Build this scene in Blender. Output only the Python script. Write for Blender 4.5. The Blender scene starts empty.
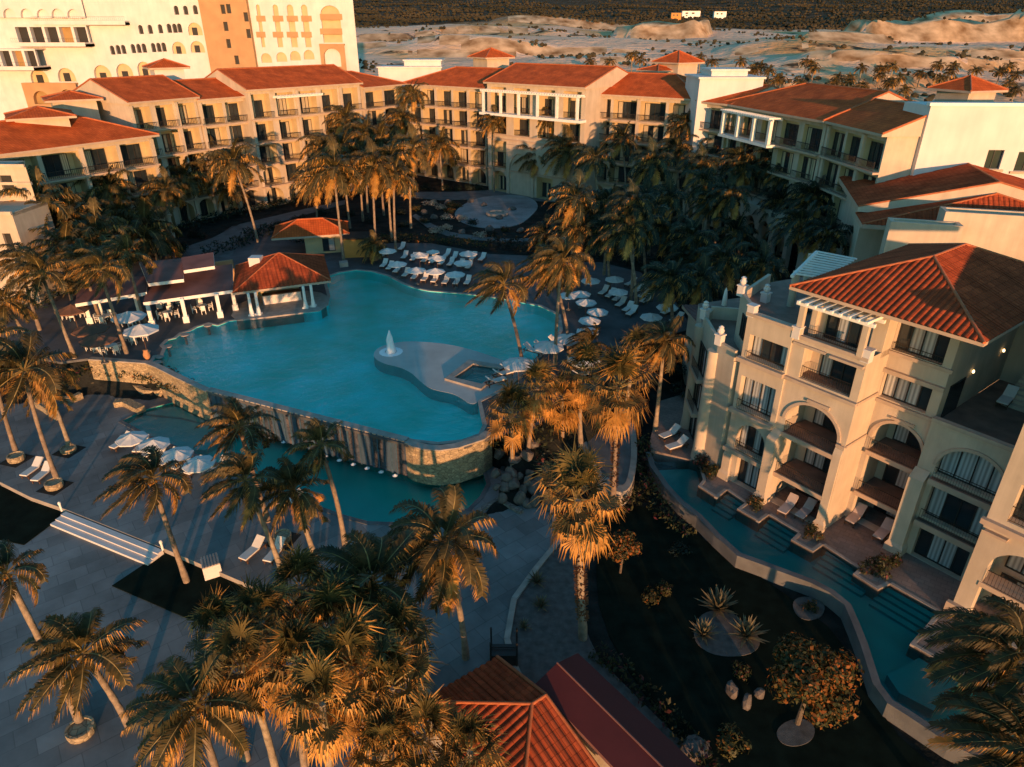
import bpy, bmesh, math, random
import numpy as np
from mathutils import Vector, Matrix
from mathutils.geometry import tessellate_polygon
R = random.Random(7)
scene = bpy.context.scene
COL = scene.collection
rad = math.radians

# ------------------------------------------------------------------ camera and survey helper
F_PX, PITCH, CAM_Z = 683.0, rad(27.2), 30.5
cP, sP = math.cos(PITCH), math.sin(PITCH)
cam_d = bpy.data.cameras.new('camera'); cam = bpy.data.objects.new('camera', cam_d); COL.objects.link(cam)
cam.location = (0, 0, CAM_Z); cam.rotation_euler = (rad(90) - PITCH, 0, 0)
cam_d.sensor_width = 36; cam_d.lens = 36 * F_PX / 1024; cam_d.clip_end = 6000; cam_d.clip_start = .5
scene.camera = cam

def ray(x, y):
    dx = (x - 512) / F_PX; dy = (y - 383.5) / F_PX
    return Vector((dx, cP - dy * sP, -sP - dy * cP))
def at(x, y, z=0.0):            # survey: where a sight line meets the level z
    d = ray(x, y); t = (z - CAM_Z) / d.z
    return Vector((d.x * t, d.y * t, z))
def at_y(x, y, Y):              # survey: where a sight line meets the upright plane at depth Y
    d = ray(x, y); t = Y / d.y
    return Vector((d.x * t, Y, CAM_Z + d.z * t))
def ats(pts, z): return [at(x, y, z) for x, y in pts]

# ------------------------------------------------------------------ materials
def nodes(name):
    m = bpy.data.materials.new(name); m.use_nodes = True
    nt = m.node_tree; b = nt.nodes['Principled BSDF']
    return m, nt, b, nt.nodes.new, nt.links.new
def mat(name, col, rough=.8, amp=.15, scale=3.0, bump=.0, bscale=20.0, metal=0, spec=.3, obj_var=0, col2=None, streak=0):
    m, nt, b, N, L = nodes(name)
    b.inputs['Roughness'].default_value = rough; b.inputs['Metallic'].default_value = metal
    b.inputs['Specular IOR Level'].default_value = spec
    tc = N('ShaderNodeTexCoord')
    n = N('ShaderNodeTexNoise'); n.inputs['Scale'].default_value = scale; n.inputs['Detail'].default_value = 6
    L(tc.outputs['Object'], n.inputs['Vector'])
    r = N('ShaderNodeValToRGB'); e = r.color_ramp.elements
    e[0].position = .3; e[1].position = .7
    e[0].color = (*[c * (1 - amp) for c in col], 1)
    c2 = col2 or col
    e[1].color = (*[min(1, c * (1 + amp)) for c in c2], 1)
    L(n.outputs['Fac'], r.inputs['Fac']); out = r.outputs['Color']
    if obj_var:
        oi = N('ShaderNodeObjectInfo'); h = N('ShaderNodeHueSaturation')
        mr = N('ShaderNodeMapRange'); mr.inputs['To Min'].default_value = 1 - obj_var; mr.inputs['To Max'].default_value = 1 + obj_var
        L(oi.outputs['Random'], mr.inputs['Value']); L(mr.outputs[0], h.inputs['Value'])
        mh = N('ShaderNodeMapRange'); mh.inputs['To Min'].default_value = .49; mh.inputs['To Max'].default_value = .515
        L(oi.outputs['Random'], mh.inputs['Value']); L(mh.outputs[0], h.inputs['Hue'])
        L(out, h.inputs['Color']); out = h.outputs['Color']
    if streak:      # rain streaks and dirt that belong to the stucco
        ms = N('ShaderNodeMapping'); ms.inputs['Scale'].default_value = (1.3, 1.3, .10); L(tc.outputs['Object'], ms.inputs[0])
        n3 = N('ShaderNodeTexNoise'); n3.inputs['Scale'].default_value = 1.0; n3.inputs['Detail'].default_value = 7; n3.inputs['Roughness'].default_value = .7; L(ms.outputs[0], n3.inputs['Vector'])
        mr3 = N('ShaderNodeMapRange'); mr3.inputs['From Min'].default_value = .35; mr3.inputs['From Max'].default_value = .62; mr3.inputs['To Min'].default_value = 1 - streak * 1.6; mr3.inputs['To Max'].default_value = 1; L(n3.outputs['Fac'], mr3.inputs['Value'])
        mx3 = N('ShaderNodeMix'); mx3.data_type = 'RGBA'; mx3.blend_type = 'MULTIPLY'; mx3.inputs[0].default_value = 1; L(out, mx3.inputs[6]); L(mr3.outputs[0], mx3.inputs[7]); out = mx3.outputs[2]
    L(out, b.inputs['Base Color'])
    if bump:
        n2 = N('ShaderNodeTexNoise'); n2.inputs['Scale'].default_value = bscale; n2.inputs['Detail'].default_value = 4
        L(tc.outputs['Object'], n2.inputs['Vector'])
        bp = N('ShaderNodeBump'); bp.inputs['Strength'].default_value = bump; bp.inputs['Distance'].default_value = .05
        L(n2.outputs['Fac'], bp.inputs['Height']); L(bp.outputs[0], b.inputs['Normal'])
    return m
def leaf_mat(name, col, trans=.35, var=.25, col2=None):
    m, nt, b, N, L = nodes(name)
    tc = N('ShaderNodeTexCoord'); n = N('ShaderNodeTexNoise'); n.inputs['Scale'].default_value = 1.3; n.inputs['Detail'].default_value = 3
    L(tc.outputs['Object'], n.inputs['Vector'])
    r = N('ShaderNodeValToRGB'); e = r.color_ramp.elements; e[0].position = .35; e[1].position = .65
    e[0].color = (*[c * .7 for c in col], 1); e[1].color = (*[c * 1.25 for c in (col2 or col)], 1)
    L(n.outputs['Fac'], r.inputs['Fac'])
    oi = N('ShaderNodeObjectInfo'); h = N('ShaderNodeHueSaturation')
    mr = N('ShaderNodeMapRange'); mr.inputs['To Min'].default_value = 1 - var; mr.inputs['To Max'].default_value = 1 + var
    L(oi.outputs['Random'], mr.inputs['Value']); L(mr.outputs[0], h.inputs['Value']); L(r.outputs['Color'], h.inputs['Color'])
    L(h.outputs['Color'], b.inputs['Base Color']); b.inputs['Roughness'].default_value = .55; b.inputs['Specular IOR Level'].default_value = .25
    t = N('ShaderNodeBsdfTranslucent'); L(h.outputs['Color'], t.inputs['Color'])
    mx = N('ShaderNodeMixShader'); mx.inputs[0].default_value = trans
    L(b.outputs[0], mx.inputs[1]); L(t.outputs[0], mx.inputs[2])
    L(mx.outputs[0], nt.nodes['Material Output'].inputs['Surface'])
    return m
def paving_mat(name, c1, c2, scale=.25, mortar=.012, rot=0.0, rough=.75):
    m, nt, b, N, L = nodes(name)
    tc = N('ShaderNodeTexCoord'); mp = N('ShaderNodeMapping'); mp.inputs['Rotation'].default_value = (0, 0, rot)
    L(tc.outputs['Object'], mp.inputs['Vector'])
    k = N('ShaderNodeTexBrick'); k.inputs['Scale'].default_value = scale; k.inputs['Mortar Size'].default_value = mortar
    k.inputs['Color1'].default_value = (*c1, 1); k.inputs['Color2'].default_value = (*c2, 1)
    k.inputs['Mortar'].default_value = (*[c * .86 for c in c1], 1); k.inputs['Brick Width'].default_value = .5; k.inputs['Row Height'].default_value = .34
    L(mp.outputs[0], k.inputs['Vector'])
    n = N('ShaderNodeTexNoise'); n.inputs['Scale'].default_value = .18; n.inputs['Detail'].default_value = 8; n.inputs['Roughness'].default_value = .65
    L(tc.outputs['Object'], n.inputs['Vector'])
    mr = N('ShaderNodeMapRange'); mr.inputs['From Min'].default_value = .3; mr.inputs['From Max'].default_value = .7
    mr.inputs['To Min'].default_value = .52; mr.inputs['To Max'].default_value = 1.3; L(n.outputs['Fac'], mr.inputs['Value'])
    mx = N('ShaderNodeMix'); mx.data_type = 'RGBA'; mx.blend_type = 'MULTIPLY'; mx.inputs[0].default_value = 1
    L(k.outputs['Color'], mx.inputs[6]); L(mr.outputs[0], mx.inputs[7]); L(mx.outputs[2], b.inputs['Base Color'])
    b.inputs['Roughness'].default_value = rough; b.inputs['Specular IOR Level'].default_value = .3
    return m
def stone_mat(name, c1, c2, scale=1.6, bump=.6, streak=None):
    m, nt, b, N, L = nodes(name)
    tc = N('ShaderNodeTexCoord'); v = N('ShaderNodeTexVoronoi'); v.inputs['Scale'].default_value = scale
    mp = N('ShaderNodeMapping'); mp.inputs['Scale'].default_value = (1, 1, 1.7); L(tc.outputs['Object'], mp.inputs['Vector'])
    L(mp.outputs[0], v.inputs['Vector'])
    r = N('ShaderNodeMix'); r.data_type = 'RGBA'; r.inputs[6].default_value = (*c1, 1); r.inputs[7].default_value = (*c2, 1)
    sx = N('ShaderNodeSeparateColor'); L(v.outputs['Color'], sx.inputs[0]); L(sx.outputs[0], r.inputs[0])
    ve = N('ShaderNodeTexVoronoi'); ve.feature = 'DISTANCE_TO_EDGE'; ve.inputs['Scale'].default_value = scale; L(mp.outputs[0], ve.inputs['Vector'])
    mr = N('ShaderNodeMapRange'); mr.inputs['From Max'].default_value = .08; mr.inputs['To Min'].default_value = .35; L(ve.outputs['Distance'], mr.inputs['Value'])
    mx = N('ShaderNodeMix'); mx.data_type = 'RGBA'; mx.blend_type = 'MULTIPLY'; mx.inputs[0].default_value = 1
    L(r.outputs[2], mx.inputs[6]); L(mr.outputs[0], mx.inputs[7]); out = mx.outputs[2]
    if streak:
        m2 = N('ShaderNodeMapping'); m2.inputs['Scale'].default_value = (1.15, 1.15, .05); L(tc.outputs['Object'], m2.inputs['Vector'])
        n = N('ShaderNodeTexNoise'); n.inputs['Scale'].default_value = 1.0; n.inputs['Detail'].default_value = 3; L(m2.outputs[0], n.inputs['Vector'])
        cr = N('ShaderNodeValToRGB'); cr.color_ramp.elements[0].position = .42; cr.color_ramp.elements[1].position = .56; L(n.outputs['Fac'], cr.inputs['Fac'])
        m3 = N('ShaderNodeMix'); m3.data_type = 'RGBA'; m3.inputs[7].default_value = (*streak, 1)
        L(cr.outputs['Color'], m3.inputs[0]); L(out, m3.inputs[6]); out = m3.outputs[2]
    L(out, b.inputs['Base Color']); b.inputs['Roughness'].default_value = .8
    bp = N('ShaderNodeBump'); bp.inputs['Strength'].default_value = bump; bp.inputs['Distance'].default_value = .08
    L(ve.outputs['Distance'], bp.inputs['Height']); L(bp.outputs[0], b.inputs['Normal'])
    return m
def water_mat(name, tint, rip=.35, scale=2.2):
    m, nt, b, N, L = nodes(name); nt.nodes.remove(b)
    tr = N('ShaderNodeBsdfTransparent'); tr.inputs['Color'].default_value = (*tint, 1)
    gl = N('ShaderNodeBsdfGlossy'); gl.inputs['Roughness'].default_value = .06
    tc = N('ShaderNodeTexCoord'); n = N('ShaderNodeTexNoise'); n.inputs['Scale'].default_value = scale; n.inputs['Detail'].default_value = 5; n.inputs['Roughness'].default_value = .6
    L(tc.outputs['Object'], n.inputs['Vector'])
    bp = N('ShaderNodeBump'); bp.inputs['Strength'].default_value = rip; bp.inputs['Distance'].default_value = .12; L(n.outputs['Fac'], bp.inputs['Height'])
    L(bp.outputs[0], gl.inputs['Normal'])
    fr = N('ShaderNodeFresnel'); fr.inputs['IOR'].default_value = 1.27; L(bp.outputs[0], fr.inputs['Normal'])
    mx = N('ShaderNodeMixShader'); L(fr.outputs[0], mx.inputs[0]); L(tr.outputs[0], mx.inputs[1]); L(gl.outputs[0], mx.inputs[2])
    L(mx.outputs[0], nt.nodes['Material Output'].inputs['Surface'])
    return m
def tile_mat(name, c1, c2, rows=True):
    m, nt, b, N, L = nodes(name)
    uv = N('ShaderNodeUVMap'); uv.uv_map = 'UVMap'
    k = N('ShaderNodeTexBrick'); k.inputs['Scale'].default_value = 1.0; k.inputs['Brick Width'].default_value = .33; k.inputs['Row Height'].default_value = .42
    k.inputs['Mortar Size'].default_value = .018; k.offset = 0
    k.inputs['Color1'].default_value = (*c1, 1); k.inputs['Color2'].default_value = (*c2, 1); k.inputs['Mortar'].default_value = (*[c * .5 for c in c1], 1)
    L(uv.outputs[0], k.inputs['Vector'])
    n = N('ShaderNodeTexNoise'); n.inputs['Scale'].default_value = .5; n.inputs['Detail'].default_value = 7; L(uv.outputs[0], n.inputs['Vector'])
    mr = N('ShaderNodeMapRange'); mr.inputs['From Min'].default_value = .3; mr.inputs['From Max'].default_value = .7; mr.inputs['To Min'].default_value = .72; mr.inputs['To Max'].default_value = 1.25
    L(n.outputs['Fac'], mr.inputs['Value'])
    mx = N('ShaderNodeMix'); mx.data_type = 'RGBA'; mx.blend_type = 'MULTIPLY'; mx.inputs[0].default_value = 1
    L(k.outputs['Color'], mx.inputs[6]); L(mr.outputs[0], mx.inputs[7]); L(mx.outputs[2], b.inputs['Base Color'])
    b.inputs['Roughness'].default_value = .85; b.inputs['Specular IOR Level'].default_value = .06
    if rows:
        bp = N('ShaderNodeBump'); bp.inputs['Strength'].default_value = .5; bp.inputs['Distance'].default_value = .04
        L(k.outputs['Fac'], bp.inputs['Height']); bp.invert = True; L(bp.outputs[0], b.inputs['Normal'])
    return m
def emit_mat(name, col, s):
    m, nt, b, N, L = nodes(name); b.inputs['Base Color'].default_value = (*col, 1)
    b.inputs['Emission Color'].default_value = (*col, 1); b.inputs['Emission Strength'].default_value = s
    return m
def glass_mat(name, col=(.035, .055, .065), rough=.08):
    m, nt, b, N, L = nodes(name)
    tc = N('ShaderNodeTexCoord'); n = N('ShaderNodeTexNoise'); n.inputs['Scale'].default_value = .7
    L(tc.outputs['Object'], n.inputs['Vector'])
    r = N('ShaderNodeValToRGB'); r.color_ramp.elements[0].color = (*[c * .6 for c in col], 1); r.color_ramp.elements[1].color = (*[c * 1.5 for c in col], 1)
    L(n.outputs['Fac'], r.inputs['Fac']); L(r.outputs[0], b.inputs['Base Color'])
    b.inputs['Roughness'].default_value = rough; b.inputs['Specular IOR Level'].default_value = .6
    return m
def curtain_mat(name, col):
    m, nt, b, N, L = nodes(name)
    uv = N('ShaderNodeTexCoord'); w = N('ShaderNodeTexWave'); w.wave_type = 'BANDS'; w.bands_direction = 'X'
    mp = N('ShaderNodeMapping'); mp.inputs['Scale'].default_value = (1, 1, .02); L(uv.outputs['Object'], mp.inputs[0]); L(mp.outputs[0], w.inputs['Vector'])
    w.inputs['Scale'].default_value = 2.2; w.inputs['Distortion'].default_value = 2.5; w.inputs['Detail'].default_value = 2
    r = N('ShaderNodeValToRGB'); r.color_ramp.elements[0].color = (*[c * .45 for c in col], 1); r.color_ramp.elements[1].color = (*col, 1)  # shade of the folds painted as dark bands on flat panes
    L(w.outputs['Fac'], r.inputs['Fac']); L(r.outputs[0], b.inputs['Base Color'])
    b.inputs['Roughness'].default_value = .3; b.inputs['Coat Weight'].default_value = .6; b.inputs['Coat Roughness'].default_value = .05
    return m

M = {}
M['plaster'] = mat('plaster', (.52, .415, .315), .85, .10, .6, .12, 8, streak=.09)
M['plaster_white'] = mat('plaster_white', (.64, .585, .56), .85, .08, .4, .1, 6, streak=.04)
M['plaster_recess_shade'] = mat('plaster_recess_shade', (.33, .20, .08), .85, .15, .5, .1, 6)  # tower recess backs: their shade put into a darker plaster colour
M['plaster_lit_yellow'] = mat('plaster_lit_yellow', (.52, .39, .22), .85, .10, .5, .1, 6)  # warm sunlit look of loggia and arch insides put into the colour
M['plaster_brown'] = mat('plaster_brown', (.42, .24, .12), .85, .1, .4, .1, 6)
M['trim'] = mat('trim', (.44, .33, .25), .8, .12, 1.5, .1, 10)
M['white'] = mat('white_paint', (.78, .75, .70), .6, .06, 2)
M['roof'] = tile_mat('terracotta_tile', (.41, .08, .03), (.29, .056, .023))
M['roof_far'] = tile_mat('terracotta_far', (.60, .115, .028), (.50, .09, .024))
M['roof_dull'] = mat('weathered_red_roof', (.20, .085, .07), .85, .25, .5, .2, 5)
M['roof_red'] = mat('red_coated_roof', (.10, .017, .015), .7, .15, .5, .1, 4)
M['ridge'] = mat('ridge_tile', (.40, .11, .04), .7, .2, 3)
M['fascia'] = mat('fascia', (.46, .33, .24), .75, .1, 1)
M['glass'] = glass_mat('window_glass', (.018, .026, .032)); M['frame'] = mat('dark_frame', (.03, .026, .024), .5, .2, 4)
M['curtain'] = curtain_mat('curtain', (.50, .50, .50)); M['curtain_warm'] = curtain_mat('curtain_warm', (.62, .50, .34))
M['iron'] = mat('wrought_iron', (.035, .028, .024), .55, .2, 6, metal=.3)
M['terrace'] = mat('terrace_tile', (.20, .13, .10), .75, .25, 1.2)
M['patio'] = paving_mat('patio_tile', (.22, .165, .14), (.27, .20, .17), .9, .02, rad(37))
M['deck'] = paving_mat('pool_deck', (.085, .085, .088), (.105, .10, .105), .5, .006, rad(20))
M['plaza'] = paving_mat('plaza_stone', (.15, .155, .155), (.215, .22, .22), .30, .007, rad(-38))
M['gravel'] = mat('gravel', (.10, .092, .086), .95, .3, 2.5, .6, 25)
M['path'] = mat('path_concrete', (.13, .128, .128), .9, .25, .8, .2, 12)
M['coping'] = mat('coping', (.34, .29, .25), .8, .2, 1.5, .1, 10)
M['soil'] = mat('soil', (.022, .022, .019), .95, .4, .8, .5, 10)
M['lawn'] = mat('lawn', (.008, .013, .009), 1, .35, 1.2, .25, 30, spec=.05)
M['stone'] = stone_mat('wall_stone', (.26, .19, .115), (.46, .34, .20), 3.0)
M['stone_dark'] = stone_mat('rough_stone', (.16, .14, .12), (.26, .23, .20), 2.2)
M['cascade'] = stone_mat('wet_stone', (.045, .05, .065), (.11, .09, .09), 1.4, .4, (.04, .075, .12))
M['rock'] = mat('boulder', (.12, .10, .09), .9, .35, 2, .5, 6)
M['pool_floor'] = mat('pool_tile', (.08, .86, .66), .6, .22, .22, col2=(.12, .97, .80))  # mottling paints caustics and ripple glints onto the floor colour
M['pool_lower'] = mat('pool_tile_lower', (.03, .50, .42), .6, .25, .12)
M['lap_floor'] = mat('lap_pool_tile', (.035, .27, .27), .6, .15, .4)
M['ledge'] = mat('pool_ledge', (.46, .44, .41), .8, .12, .5)
M['tub'] = mat('tub_tile', (.04, .32, .33), .6, .12, .6)
M['water'] = water_mat('water', (.42, .99, .97), .9, 1.1)
M['water_lap'] = water_mat('water_lap', (.5, .95, .95), .5, 1.3)
M['falling'] = mat('falling_water', (.055, .095, .135), .25, .3, 2)
M['court'] = paving_mat('court_stone', (.24, .25, .26), (.29, .295, .30), .3, .006)
M['foam'] = mat('foam', (.82, .84, .85), .6, .05, 4)
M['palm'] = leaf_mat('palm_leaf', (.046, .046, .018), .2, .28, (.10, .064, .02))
M['palm_shaded'] = leaf_mat('palm_leaf_shaded', (.020, .030, .018), .15, .3, (.034, .036, .018))  # shaded copy of the palm leaf: the grove's shade is in the colour
M['palm_dry_lit'] = leaf_mat('palm_leaf_dry_lit', (.46, .21, .045), .3, .2, (.62, .30, .07))  # dead fronds, and the gold painted on leaf tips as sunlit edges
M['fan'] = leaf_mat('fan_leaf', (.042, .043, .016), .15, .25, (.10, .068, .02))
M['rachis'] = mat('palm_stem', (.25, .17, .06), .6, .25, 3)
M['trunk'] = mat('palm_trunk', (.24, .175, .125), .9, .35, 3, .6, 12, obj_var=.2)
M['fibre'] = mat('palm_fibre', (.25, .10, .035), .95, .4, 5, .8, 20)
M['bark'] = mat('bark', (.12, .09, .065), .95, .3, 6, .6, 15)
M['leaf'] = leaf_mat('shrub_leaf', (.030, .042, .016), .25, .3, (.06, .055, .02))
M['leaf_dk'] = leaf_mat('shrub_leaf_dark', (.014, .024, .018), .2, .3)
M['leaf_or'] = leaf_mat('tree_leaf_orange', (.13, .085, .02), .3, .2, (.30, .09, .02))
M['leaf_red'] = leaf_mat('red_flower_leaf', (.05, .028, .02), .25, .2, (.14, .03, .03))
M['flower'] = leaf_mat('pale_flower', (.55, .42, .32), .3, .2)
M['agave'] = leaf_mat('agave_leaf', (.15, .14, .095), .15, .2, (.22, .17, .09))
M['far_leaf'] = mat('scrub', (.034, .040, .017), .95, .5, .012, obj_var=.2, col2=(.060, .046, .022))
M['cushion'] = mat('cushion', (.66, .62, .58), .85, .06, 3)
M['cushion_tan'] = mat('cushion_tan', (.50, .40, .36), .85, .08, 3)
M['wood'] = mat('dark_wood', (.10, .05, .03), .6, .3, 6)
M['canvas'] = mat('canvas', (.62, .60, .58), .85, .07, 2); M['canvas_brown'] = mat('canvas_brown', (.17, .085, .055), .85, .1, 2)
M['clay'] = mat('clay', (.48, .22, .10), .8, .2, 3)
M['terracotta_wall'] = mat('terracotta_wall', (.55, .24, .06), .8, .12, 1)
M['lamp'] = emit_mat('lamp_glow', (1, .72, .35), 1.2)
M['asphalt'] = mat('pale_metal', (.5, .5, .5), .5, .1, 2)

# ------------------------------------------------------------------ mesh builder
class MB:
    def __init__(s): s.v = []; s.f = []; s.m = []; s.uv = []
    def add(s, pts, mi=0, uv=None):
        i = len(s.v); s.v.extend([tuple(p) for p in pts]); s.f.append(tuple(range(i, i + len(pts)))); s.m.append(mi); s.uv.append(uv)
    def grid(s, rows, mi=0, close=False):      # rows: list of equal length point lists sharing vertices
        i = len(s.v); n = len(rows[0])
        for r in rows: s.v.extend([tuple(p) for p in r])
        for a in range(len(rows) - 1):
            for b in range(n if close else n - 1):
                c = (b + 1) % n
                s.f.append((i + a * n + b, i + a * n + c, i + (a + 1) * n + c, i + (a + 1) * n + b)); s.m.append(mi); s.uv.append(None)
    def box8(s, q, mi=0):                       # q: 4 bottom + 4 top points
        for f in ((3, 2, 1, 0), (4, 5, 6, 7), (0, 1, 5, 4), (1, 2, 6, 5), (2, 3, 7, 6), (3, 0, 4, 7)): s.add([q[k] for k in f], mi)
    def box(s, c, d, mi=0, rz=0.0):
        x, y, z = d[0] / 2, d[1] / 2, d[2] / 2; cr, sr = math.cos(rz), math.sin(rz); q = []
        for k in (-1, 1):
            for a, b in ((-x, -y), (x, -y), (x, y), (-x, y)): q.append((c[0] + a * cr - b * sr, c[1] + a * sr + b * cr, c[2] + k * z))
        s.box8(q, mi)
    def tube(s, pts, rads, n=8, mi=0, cap=True):
        rows = []
        for i, p in enumerate(pts):
            p = Vector(p); d = Vector(pts[min(i + 1, len(pts) - 1)]) - Vector(pts[max(i - 1, 0)])
            d.normalize(); a = d.orthogonal() if abs(d.z) < .9 else Vector((1, 0, 0)); a = (a - d * a.dot(d)).normalized(); b = d.cross(a)
            r = rads[i] if hasattr(rads, '__len__') else rads
            rows.append([p + a * (r * math.cos(2 * math.pi * k / n)) + b * (r * math.sin(2 * math.pi * k / n)) for k in range(n)])
        s.grid(rows, mi, True)
        if cap: s.add(rows[0][::-1], mi); s.add(rows[-1], mi)
    def prism(s, poly, z0, z1, mi=0, bottom=False, mi_side=None, holes=()):
        ms = mi if mi_side is None else mi_side
        loops = [[Vector((p[0], p[1], 0)) for p in poly]] + [[Vector((p[0], p[1], 0)) for p in h] for h in holes]
        flat = [p for l in loops for p in l]
        for t in tessellate_polygon(loops):
            a, b, c = [flat[k] for k in t]
            if (b - a).cross(c - a).z < 0: b, c = c, b
            s.add([(p.x, p.y, z1) for p in (a, b, c)], mi)
            if bottom: s.add([(p.x, p.y, z0) for p in (a, c, b)], mi)
        for l in loops:
            for i in range(len(l)):
                p, q = l[i], l[(i + 1) % len(l)]
                s.add([(p.x, p.y, z0), (q.x, q.y, z0), (q.x, q.y, z1), (p.x, p.y, z1)], ms)
    def lathe(s, prof, n=16, mi=0, c=(0, 0, 0)):
        s.grid([[(c[0] + r * math.cos(2 * math.pi * k / n), c[1] + r * math.sin(2 * math.pi * k / n), c[2] + z) for k in range(n)] for r, z in prof], mi, True)
    def build(s, name, mats, parent=None, smooth=False, off=None):
        me = bpy.data.meshes.new(name); o = Vector(parent.location if (parent and off is None) else (off or (0, 0, 0)))
        if parent is not None and parent.parent is not None and off is None: o = Vector(parent.parent.location) + o
        me.from_pydata([(a - o.x, b - o.y, c - o.z) for a, b, c in s.v], [], s.f)
        for m in mats: me.materials.append(M[m] if isinstance(m, str) else m)
        me.polygons.foreach_set('material_index', s.m)
        if any(u is not None for u in s.uv):
            l = me.uv_layers.new(name='UVMap'); k = 0
            arr = np.zeros(len(l.data) * 2, 'f')
            for f, u in zip(s.f, s.uv):
                for j in range(len(f)):
                    if u is not None: arr[2 * k] = u[j][0]; arr[2 * k + 1] = u[j][1]
                    k += 1
            l.data.foreach_set('uv', arr)
        if smooth: me.polygons.foreach_set('use_smooth', [True] * len(me.polygons))
        ob = bpy.data.objects.new(name, me); COL.objects.link(ob)
        if parent is not None: ob.parent = parent
        return ob

def tag(o, label=None, cat=None, group=None, kind=None):
    if label: o['label'] = label
    if cat: o['category'] = cat
    if group: o['group'] = group
    if kind: o['kind'] = kind
    return o
def root(name, loc, label, cat, group=None, rz=0.0):
    o = bpy.data.objects.new(name, None); COL.objects.link(o); o.location = loc; o.rotation_euler = (0, 0, rz); o.empty_display_size = .3
    return tag(o, label, cat, group)
def whole(mb, name, mats, loc, label, cat, group=None, smooth=False):    # a thing that is one mesh, origin at loc
    o = mb.build(name, mats, None, smooth, off=tuple(loc)); o.location = loc
    return tag(o, label, cat, group)
def struct(mb, name, mats, smooth=False):
    return tag(mb.build(name, mats, None, smooth), None, None, None, 'structure')
def copy_tree(o, parent=None):
    c = o.copy(); COL.objects.link(c)
    if parent is not None: c.parent = parent
    for ch in list(o.children): copy_tree(ch, c)
    return c
def in_poly(P, poly):
    x, y = P[:, 0], P[:, 1]; r = np.zeros(len(P), bool); n = len(poly)
    for i in range(n):
        x0, y0 = poly[i][0], poly[i][1]; x1, y1 = poly[(i + 1) % n][0], poly[(i + 1) % n][1]
        c = ((y0 > y) != (y1 > y)); xx = (x1 - x0) * (y - y0) / ((y1 - y0) if y1 != y0 else 1e-9) + x0
        r ^= c & (x < xx)
    return r
def dist_poly(P, poly):
    d = np.full(len(P), 1e9); n = len(poly)
    for i in range(n):
        a = np.array(poly[i][:2]); b = np.array(poly[(i + 1) % n][:2]); ab = b - a
        t = np.clip(((P - a) @ ab) / max(1e-9, ab @ ab), 0, 1)
        d = np.minimum(d, np.linalg.norm(P - a - t[:, None] * ab, axis=1))
    return np.where(in_poly(P, poly), -d, d)
def smooth_loop(pts, it=2):       # Chaikin
    for _ in range(it):
        q = []
        for i in range(len(pts)):
            a, b = Vector(pts[i]), Vector(pts[(i + 1) % len(pts)])
            q += [a * .75 + b * .25, a * .25 + b * .75]
        pts = q
    return pts
def offset_loop(pts, d):          # outward offset for a ccw loop
    q = []; n = len(pts)
    ar = sum(pts[i][0] * pts[(i + 1) % n][1] - pts[(i + 1) % n][0] * pts[i][1] for i in range(n)); sg = 1 if ar > 0 else -1
    for i in range(n):
        a, b, c = Vector(pts[i - 1][:2]), Vector(pts[i][:2]), Vector(pts[(i + 1) % n][:2])
        t = (c - a)
        if t.length < 1e-6: q.append(Vector((b.x, b.y, 0))); continue
        t.normalize(); q.append(Vector((b.x + sg * t.y * d, b.y - sg * t.x * d, 0)))
    return q

# ------------------------------------------------------------------ light and sky
SUN_EL, SUN_AZ = rad(3.7), Vector((.185, -.983))        # direction towards the sun on the ground plane
w = bpy.data.worlds.new('World'); scene.world = w; w.use_nodes = True
nt = w.node_tree; bg = nt.nodes['Background']
sky = nt.nodes.new('ShaderNodeTexSky'); sky.sky_type = 'NISHITA'; sky.sun_disc = False
sky.sun_elevation = SUN_EL; sky.sun_rotation = math.atan2(SUN_AZ.x, SUN_AZ.y); sky.air_density = 1.0; sky.dust_density = .2; sky.ozone_density = 3.0
wbal = nt.nodes.new('ShaderNodeMix'); wbal.data_type = 'RGBA'; wbal.blend_type = 'MULTIPLY'; wbal.inputs[0].default_value = 1; wbal.inputs[7].default_value = (.74, 1.10, .94, 1)
nt.links.new(sky.outputs[0], wbal.inputs[6]); nt.links.new(wbal.outputs[2], bg.inputs['Color']); bg.inputs['Strength'].default_value = .15
sd = bpy.data.lights.new('sun', 'SUN'); sd.energy = 2.3; sd.angle = rad(.5); sd.color = (1.0, .51, .23)
so = bpy.data.objects.new('sun', sd); COL.objects.link(so)
dv = Vector((SUN_AZ.x * math.cos(SUN_EL), SUN_AZ.y * math.cos(SUN_EL), math.sin(SUN_EL)))
so.rotation_euler = (-dv).to_track_quat('-Z', 'Y').to_euler(); so.location = (0, -60, 60)
scene.view_settings.view_transform = 'Standard'; scene.view_settings.look = 'None'; scene.view_settings.exposure = 1.58; scene.view_settings.gamma = 1
# ================================================================== THE GROUND, PAVING AND POOLS
Z_UP = 3.0
pool_px = [(206,388),(180,376),(158,366),(152,362),(156,356),(163,355),(166,348),(163,345),(168,340),(176,338),(182,333),(190,331),(197,327),(208,323.5),(218,325.5),(229,321),(245,319),
 (264,317.6),(298,313.5),(319,311),(328,305),(330,296),(327,285),(329,276),(339.5,272.5),(356,270),(372,271.5),(388,276),(403,284),(416,288.5),(429,291),(454,293),(480,295.5),(510,300),
 (540,306),(558,315),(560,330),(549,346),(537,357),(528,366),(505,388),(478,401),(481,416),(483,425),(479,434),(462,440),(438,442.5),(412,439.5),(398,436)]
pool = [at(x, y, Z_UP) for x, y in pool_px]
low_px = [(122,421),(142,410),(173,402),(206,408),(402,470),(416,475),(440,478),(465,470),(482,468),(487,484),(480,497),(468,509),(440,516),(400,523),(368,522),(342,515),(309,503),(280,490),(240,473),(215,462),(185,450),(150,436)]
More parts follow.
